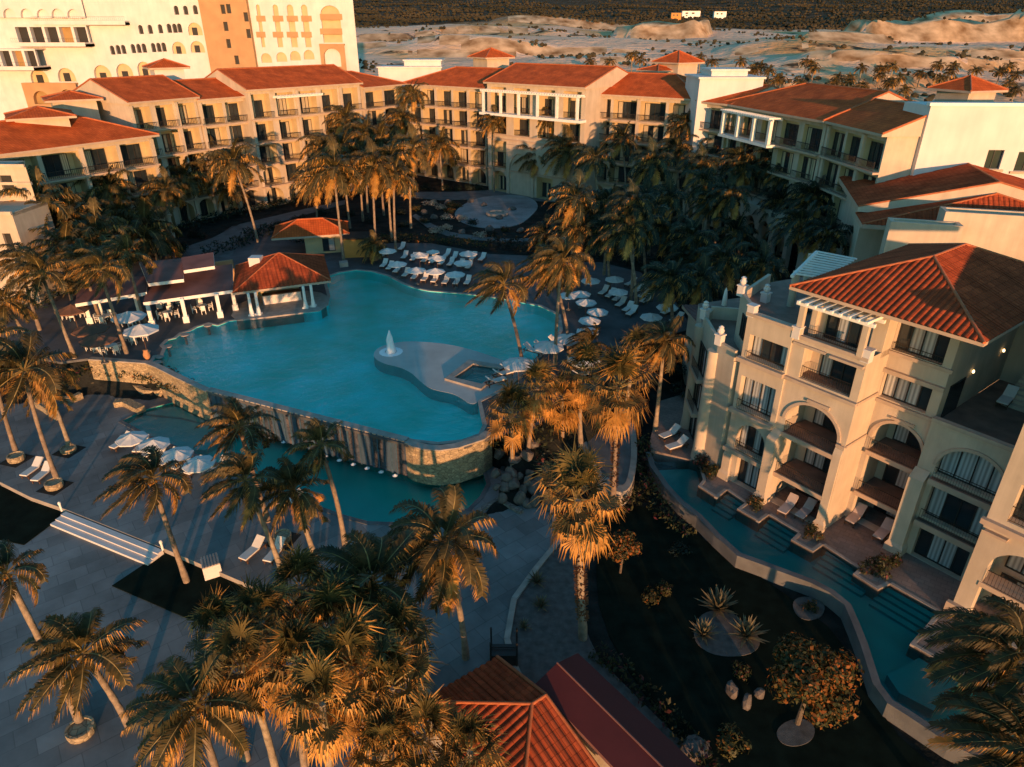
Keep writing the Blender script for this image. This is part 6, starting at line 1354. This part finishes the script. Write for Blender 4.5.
# site huts on the cleared land
for x0, x1, y, Y, m, lb in [(682,700,14,700,'white','white site trailer on the cleared land at the top'),(671,681,16,690,'terracotta_wall','brown site cabin left of the white trailer'),(714,726,14.5,720,'white','small white vehicle right of the white trailer')]:
    Y = land_hit((x0 + x1) / 2, y + 3).y; a, b = at_y(x0, y + 3, Y), at_y(x1, y + 3, Y); zt = at_y(x0, y - 3, Y).z; mb = MB(); r = root('site_cabin', (a.x, Y, a.z), lb, 'cabin'); mb.box8([(a.x, Y, a.z - 1.5), (b.x, Y, a.z - 1.5), (b.x, Y + 7, a.z - 1.5), (a.x, Y + 7, a.z - 1.5)] + [(a.x, Y, zt), (b.x, Y, zt), (b.x, Y + 7, zt), (a.x, Y + 7, zt)]); mb.build('body', [m], r)
    mb = MB(); mb.box(((a.x + b.x) / 2, Y + 3.5, zt + .3), (b.x - a.x + 1, 8, .5)); 
    for q in (.25, .6): mb.box((a.x + (b.x - a.x) * q, Y - .05, (a.z + zt) / 2 + 1), ((b.x - a.x) * .15, .2, 2)) 
    mb.build('roof_trim', ['frame'], r)
# ================================================================== FURNITURE
def make_lounger(cush='cushion'):
    r = root('sun_lounger', (0, 0, 0), '', 'sun lounger'); f = MB()
    for y in (-.3, .3): f.box((0, y, .30), (1.95, .06, .08))
    for x in (-.9, -.3, .3, .92): f.box((x, 0, .30), (.06, .54, .06))
    f.build('frame', ['wood'], r)
    for x in (-.85, .8):
        for y in (-.29, .29): l = MB(); l.box((x, y, .13), (.07, .07, .26)); l.build('leg', ['wood'], r)
    m = MB(); m.box((-.36, 0, .39), (1.22, .62, .10)); m.build('mattress', [cush], r)
    b = MB(); a = rad(38); c, s = math.cos(a), math.sin(a); x0, z0 = .26, .36
    q = [(x0, -.31, z0), (x0 + .82 * c, -.31, z0 + .82 * s), (x0 + .82 * c, .31, z0 + .82 * s), (x0, .31, z0)]; t = Vector((-s, 0, c)) * .1
    b.box8([tuple(Vector(v)) for v in q] + [tuple(Vector(v) + t) for v in q]); bo = b.build('backrest', [cush], r)
    return r
LP = {}
def lounger(foot, head, z, label, group, cush='cushion'):
    if cush not in LP: LP[cush] = o = make_lounger(cush); first = True
    else: o = copy_tree(LP[cush])
    a, b = at(foot[0], foot[1], z), at(head[0], head[1], z); d = b - a; c = (a + b) / 2; c = a + d.normalized() * .95
    o.location = (c.x, c.y, z + .04); o.rotation_euler = (0, 0, math.atan2(d.y, d.x)); tag(o, label, 'sun lounger', group); return o
def make_parasol(mat_='canvas', n=8, r_=1.55, h=.55):
    r = root('parasol', (0, 0, 0), '', 'parasol'); m = MB(); rim = []
    for k in range(n): a = 2 * math.pi * (k + .5) / n; rim.append(Vector((r_ * math.cos(a), r_ * math.sin(a), 2.25)))
    top = Vector((0, 0, 2.25 + h))
    for k in range(n):
        p, q = rim[k], rim[(k + 1) % n]; mp, mq = p.lerp(top, .5) - Vector((0, 0, .05)), q.lerp(top, .5) - Vector((0, 0, .05)); mid = (p + q) / 2 + Vector((0, 0, -.03)); m.add([p, mid, (mp + mq) / 2 - Vector((0, 0, .03)), mp]); m.add([mid, q, mq, (mp + mq) / 2 - Vector((0, 0, .03))]); m.add([mp, (mp + mq) / 2 - Vector((0, 0, .03)), top]); m.add([(mp + mq) / 2 - Vector((0, 0, .03)), mq, top]); m.add([p - Vector((0, 0, .14)), q - Vector((0, 0, .14)), q, p])
    m.build('canopy', [mat_], r); p = MB(); p.tube([(0, 0, .05), (0, 0, 2.85)], .03, 8); p.build('pole', ['wood'], r)
    rb = MB()
    for v in rim: rb.tube([(0, 0, 2.3), tuple(v.lerp(top, .05) - Vector((0, 0, .04)))], .014, 4)
    rb.build('rib', ['wood'], r); b = MB(); b.lathe([(.0, 0), (.32, 0), (.32, .1), (.08, .14), (.04, .3)], 12); b.build('base', ['stone_dark'], r)
    return r
PP = {}
def parasol(c, z, label, group, mat_='canvas', sc=1.0, n=8):
    key = (mat_, n)
    if key not in PP: PP[key] = o = make_parasol(mat_, n)
    else: o = copy_tree(PP[key])
    p = at(c[0], c[1], z + 2.45); o.location = (p.x, p.y, z + .03); o.scale = (sc,) * 3; o.rotation_euler = (0, 0, R.uniform(0, 1)); tag(o, label, 'parasol', group); return o
ordn = ['first', 'second', 'third', 'fourth', 'fifth', 'sixth', 'seventh', 'eighth', 'ninth', 'tenth', 'eleventh', 'twelfth']
G1 = 'sun loungers along the back of the main pool'
for i, (x, y) in enumerate([(382,269.5),(388,272),(395,275),(404,279),(413,281.5),(423,283.5),(433,285),(444,286.5),(455,287),(466,287)]): lounger((x, y), (x + 9 - i * .35, y - 8), 3, '%s white lounger from the left in the front row along the pool edge' % ordn[i], G1)
for i, (x, y) in enumerate([(381,259),(403,261),(412,263),(423,264.5),(431,265.5),(440,267),(449,268),(459,269.5),(467,271)]): lounger((x, y), (x + 7, y - 7), 3, '%s white lounger from the left in the middle row under the parasols' % ordn[i], G1)
for i, (x, y) in enumerate([(400,252),(445,259),(452,262),(471,262),(480,263)]): lounger((x, y), (x + 7, y - 6), 3, '%s white lounger from the left in the back row by the hedge' % ordn[i], G1)
for i, (x, y, l) in enumerate([(397,259,'front left'),(416,265,'front second'),(435,266,'front third'),(455,269,'front right'),(387,246,'back left by the clay pot'),(419,250,'back second'),(436.6,253,'back third'),(463,257.6,'pinkish back right'),(432.5,244,'rearmost half closed'),(468,248.7,'rearmost right by the hedge')]): parasol((x, y), 3, '%s white parasol of the group behind the main pool' % l, 'white parasols behind the main pool', sc=.78 if i != 8 else .6)
G2 = 'sun loungers on the right side of the pool'
for i, (x, y) in enumerate([(600,297),(607,300),(614,303.5),(617,309),(624,314),(627.6,318)]): lounger((x, y), (x + 9, y - 6), 3, '%s lounger from the back in the left row of the right sun deck' % ordn[i], G2)
for i, (x, y) in enumerate([(626,288),(633,295),(638,300),(641,305),(662,316.5),(671,324.5)]): lounger((x, y), (x + 12, y - 5), 3, '%s lounger from the back in the right row of the right sun deck' % ordn[i], G2)
for i, (a, b) in enumerate([((505,382),(491,386)),((512,375),(497,379)),((518,369),(509,372)),((541,356),(530,353)),((553,351),(543,350)),((566,348),(557,346)),((587,367),(573,367)),((590,376),(577,380)),((588,390),(577,388))]): lounger(a, b, 3, '%s lounger of the loose row between the square tub and the right shore' % ordn[i], G2)
for i, (x, y, l) in enumerate([(591,274.5,'rearmost left'),(615,273,'rearmost right'),(618.7,285.4,'wide one behind the left row'),(569,289,'left one under the palm fronds'),(586.5,295.7,'tilted one left of the left row'),(598,305,'middle one beside the left row'),(590,313.5,'one behind the low palm'),(588,324,'front one at the low palm'),(668,300.5,'right rear'),(652,310,'right front'),(581,287.5,'one between the tall trunks')]): parasol((x, y), 3, 'greyish white parasol on the right sun deck, %s' % l, 'parasols of the right sun deck', sc=.74)
for x, y, l in [(549,343,'white parasol at the water edge between two palm trunks'),(518.6,360,'white parasol at the corner of the square tub'),(584,356.7,'white parasol above the golden fan palms'),(570,335.5,'white parasol partly behind a lit palm trunk')]: parasol((x, y), 3, l, 'parasols of the right sun deck', sc=.92)
G3 = 'sun loungers on the lower plaza'
for i, (a, b) in enumerate([((113,452),(131,442)),((137,456),(148,444)),((145,461),(155,450)),((153,465),(165,454)),((161,469),(178,458)),((174,473),(190,463)),((188,478),(204,467)),((211,478),(226,467))]): lounger(a, b, 0, '%s white lounger from the left under the plaza parasols' % ordn[i], G3)
for (x, y), l in zip([(129.6,431),(152,437),(175,447),(197,456)], ['leftmost', 'second from left', 'third from left', 'rightmost']): parasol((x, y), 0, '%s of the four white parasols on the lower plaza' % l, 'white parasols on the lower plaza', sc=.78)
lounger((25, 480), (46, 465), 0, 'left lounger of the pair beside the far left planters', G3); lounger((36, 485), (53, 471), 0, 'right lounger of the pair beside the far left planters', G3)
lounger((243.5, 564), (262, 548), 0, 'lone white lounger by the garden pillar', G3); lounger((268, 566), (281, 551), 0, 'white lounger half hidden by the golden cluster', G3); lounger((279, 510), (294, 504), 0, 'white lounger under the palms at the catch pool', G3)
G4 = 'tan loungers on the patios of the near building'
for a, b, l in [((780.6,517),(799,499),'left tan lounger on the patio under the left big arch'),((798,521.5),(815,506),'right tan lounger on the patio under the left big arch'),((848,526.5),(863.6,512),'left tan lounger on the patio under the right big arch'),((876,542.5),(890,528),'right tan lounger on the patio under the right big arch')]: lounger(a, b, 1, l, G4, 'cushion_tan')
lounger((661, 441), (681, 433), 1, 'upper white lounger at the head of the lap pool', 'loungers at the head of the lap pool'); lounger((667, 452), (689, 445), 1, 'lower white lounger at the head of the lap pool', 'loungers at the head of the lap pool')
lounger((1000, 409), (1015, 393), 10.0, 'grey lounger on the shaded upper terrace of the near building', None)
mb = MB(); mb.tube([(0, 0, .03), (0, 0, 2.5)], .03, 8); o_ = root('closed_parasol', (0, 0, 0), 'closed white parasol on the low terrace of the near building', 'parasol'); mb.build('pole', ['wood'], o_)
mb = MB(); mb.lathe([(.03, 1.0), (.2, 1.1), (.17, 1.8), (.12, 2.3), (.02, 2.55)], 10); mb.build('canopy', ['canvas'], o_, True); p = at(722, 318, 10.2); o_.location = (p.x, p.y, 10.2)
# tables and chairs
def make_chair():
    m = MB(); m.box((0, 0, .44), (.46, .46, .06)); m.box((-.22, 0, .74), (.05, .44, .5))
    for x, y in ((-.2, -.2), (.2, -.2), (-.2, .2), (.2, .2)): m.box((x, y, .21), (.05, .05, .42))
    for y in (-.23, .23): m.box((0, y, .64), (.4, .04, .04))
    return m
CH = None
def chair(p, ang, label, group):
    global CH
    if CH is None:
        o = make_chair().build('dining_chair', ['white']); CH = o
    else: o = CH.copy(); COL.objects.link(o)
    o.location = p; o.rotation_euler = (0, 0, ang); tag(o, label, 'chair', group)
TB = None
def table_set(px, z, label, n=4, a0=.4, group='dining tables of the bar terrace', where=''):
    global TB
    if TB is None:
        t = root('dining_table', (0, 0, 0), '', 'table'); m = MB(); m.lathe([(0, .70), (.55, .70), (.55, .74), (0, .74)], 14); m.build('table_top', ['white'], t); m = MB(); m.lathe([(.25, 0), (.25, .04), (.04, .08), (.04, .70)], 10); m.build('pedestal', ['iron'], t); TB = t
    else: t = copy_tree(TB)
    p = at(px[0], px[1], z); t.location = (p.x, p.y, z + .01); tag(t, label, 'table', group)
    for k in range(n):
        a = a0 + k * 2 * math.pi / n; chair((p.x + .85 * math.cos(a), p.y + .85 * math.sin(a), z + .01), a + math.pi, 'white chair at the table %s' % where, 'white chairs at the table ' + where)
for px, a0, w_ in [((99,349),.3,'under the brown parasol'),((113,352),.9,'nearest the stone wall edge'),((137,341),.2,'under the large pale parasol'),((129,325),.7,'under the small lit parasol'),((169,318),.3,'between the middle columns'),((203,311.5),.5,'beside the bar end columns'),((107,322),.1,'at the left columns'),((74,318),.4,'under the dark red parasol'),((173,306),.2,'deep under the terrace roof')]:
    table_set(px, 3, 'round white dining table %s' % w_, 4, a0, where=w_)
for c, m, l in [((98,339),'canvas_brown','brown parasol at the stone wall edge of the bar terrace'),((72,309),'canvas_brown','dark red parasol at the left end of the terrace roofs'),((90,329),'canvas_brown','dark brown parasol in the shade left of the bar terrace'),((128.5,316),'canvas','small sunlit beige parasol on the bar terrace'),((141,329),'canvas','large pale parasol on the bar terrace near the pool')]: parasol(c, 3, l, 'parasols of the bar terrace', m, 1.05)
table_set((808, 311), 13.3, 'round glass table on the left roof terrace of the near building', 0, group=None)
p = at(497, 215, 3.06); mb = MB(); mb.lathe([(1.5, 0), (1.9, .1), (1.9, .5), (1.3, .5), (1.25, .15), (0, .15)], 18, 0, (p.x, p.y, 3.06)); whole(mb, 'fire_pit', ['coping'], (p.x, p.y, 3.06), 'round pale stone pit on the blue grey court before the back wing', 'fire pit')
# planters, pots, stools, pillar
def planter(px, z, r_, h, label, m='stone', sq=False):
    p = at(px[0], px[1], z); mb = MB()
    if sq: mb.box((p.x, p.y, z + h / 2), (r_ * 2, r_ * 2, h), 0, .3)
    else: mb.lathe([(r_ * .95, 0), (r_, h * .2), (r_, h), (r_ * .8, h), (r_ * .78, h - .08), (0, h - .06)], 16, 0, (p.x, p.y, z))
    whole(mb, 'planter', [m], (p.x, p.y, z), label, 'planter')
planter((55,487), 0, .62, .5, 'round stone planter beside the pair of white loungers'); planter((17,460), 0, .62, .5, 'round stone planter at the far left of the plaza'); planter((69,451), 0, .6, .35, 'round stone planter in the sunken square by the low wall')
planter((82,733), -.42, .65, .45, 'round stone planter under the long leaning palm at the lower left'); planter((344,266), 3, .55, .6, 'square lit planter of the palm beside the orange box', 'coping', True); planter((374,260), 3, .6, .7, 'clay pot with a small palm left of the parasols', 'clay'); planter((283,540), 0, .6, .5, 'stone planter under the palms beside the catch pool')
palm('cocofar', (374,247), (374,258), 3.5, label='tiny palm growing in the clay pot left of the parasols', v=2, sc=.55, r0=.09)
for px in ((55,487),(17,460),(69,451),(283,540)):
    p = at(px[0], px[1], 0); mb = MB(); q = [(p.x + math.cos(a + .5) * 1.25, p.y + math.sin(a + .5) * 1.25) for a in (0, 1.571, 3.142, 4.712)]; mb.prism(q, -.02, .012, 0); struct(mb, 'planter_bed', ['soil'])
for i, (x, y) in enumerate([(157.5,363),(160,357.5),(168,347),(185,335.5),(208,326)]):
    p = at(x, y, 2.9); mb = MB(); mb.lathe([(.12, -1.0), (.12, -.1), (.42, .05), (.42, .12), (0, .13)], 12, 0, (p.x, p.y, 2.9)); whole(mb, 'pool_stool', ['coping'], (p.x, p.y, 2.9), '%s round stone stool standing in the pool water from the stone wall' % ordn[i], 'stool', 'round stools in the pool at the bar terrace')
p = at(213, 573, -.36); pr = root('garden_pillar', (p.x, p.y, -.4), 'square white garden pillar with slatted top on the dark lawn bed', 'pillar'); mb = MB(); mb.box((p.x, p.y, .1), (1.05, 1.05, 1.0), 0, .5); mb.build('body', ['plaster_white'], pr)
mb = MB()
for k in range(6): mb.box((p.x + (-.45 + .18 * k) * math.cos(.5), p.y + (-.45 + .18 * k) * math.sin(.5), .66), (.1, 1.15, .1), 0, .5)
mb.build('slatted_top', ['coping'], pr)
p = at(148, 360, 3.0); mb = MB(); mb.lathe([(.15, 0), (.3, .25), (.32, .5), (.2, .8), (.24, .95), (0, .95)], 12, 0, (p.x, p.y, 3.1)); whole(mb, 'clay_urn', ['clay'], (p.x, p.y, 3.1), 'orange clay urn on the corner of the stone wall by the pool stools', 'urn', None, True)
for x, y, l in ((62,511,'left'), (163,550,'right')):
    p = at(x, y, 0); mb = MB(); mb.tube([(p.x, p.y, 0), (p.x, p.y, .6)], .07, 8); mb.lathe([(.1, .6), (.1, .75), (.02, .82)], 8, 0, (p.x, p.y, 0)); whole(mb, 'path_light', ['white'], (p.x, p.y, 0), 'small path light at the %s end of the three plaza steps' % l, 'path light')
p = at(504, 660, 0); gt = root('dark_kiosk', (p.x, p.y, 0), 'small dark open kiosk frame by the plaza kerb above the tiled pavilion', 'kiosk'); mb = MB()
for a, b in ((-.7, -.5), (.7, -.5), (.7, .5), (-.7, .5)): mb.tube([(p.x + a, p.y + b, 0), (p.x + a, p.y + b, 1.9)], .05, 6)
mb.box((p.x, p.y, 1.0), (1.4, .06, .06)); mb.build('frame', ['frame'], gt); mb = MB(); mb.box((p.x, p.y - .1, .45), (1.3, .8, .9)); mb.build('cabinet', ['frame'], gt)

# --- small palms far behind the wings
k = 0; rq = random.Random(12)
for x, y in [(700,58),(712,62),(756,66),(741,62),(806,62),(812,64),(838,78),(848,82),(880,76),(900,78),(884,70),(920,74),(938,66),(950,72),(975,74),(1000,72),(1015,76),(640,60),(632,56),(610,62),(590,62),(1010,66),(862,86),(776,80)] + [(rq.uniform(600, 1020), rq.uniform(66, 92)) for _ in range(34)]:
    q = land_hit(x, y + 13); Y = min(q.y, 330); zb = gz(ray(x, y).x / ray(x, y).y * Y, Y); t = at_y(x, y, Y); k += 1
    if t.z - zb < 4: t.z = zb + 4
    r = root('far_palm', (t.x, Y, zb - .2), 'small sunlit palm beyond the roofs of the back and right wings', 'palm tree', 'small palms on the open land behind the wings')
    mb = MB(); mb.tube([(t.x, Y, zb - 8), (t.x + .2, Y, (t.z + zb) / 2), (t.x, Y, t.z)], .25, 6); mb.build('trunk', ['trunk'], r)
    cr = bpy.data.objects.new('crown', proto('cocofar', k % 3)); COL.objects.link(cr); cr.parent = r; cr.location = (0, 0, t.z - zb + .2); cr.scale = (.9, .9, .8); cr.rotation_euler = (0, 0, k)

scene.cycles.max_bounces = 8; scene.cycles.transparent_max_bounces = 16; scene.cycles.diffuse_bounces = 3; scene.cycles.glossy_bounces = 3
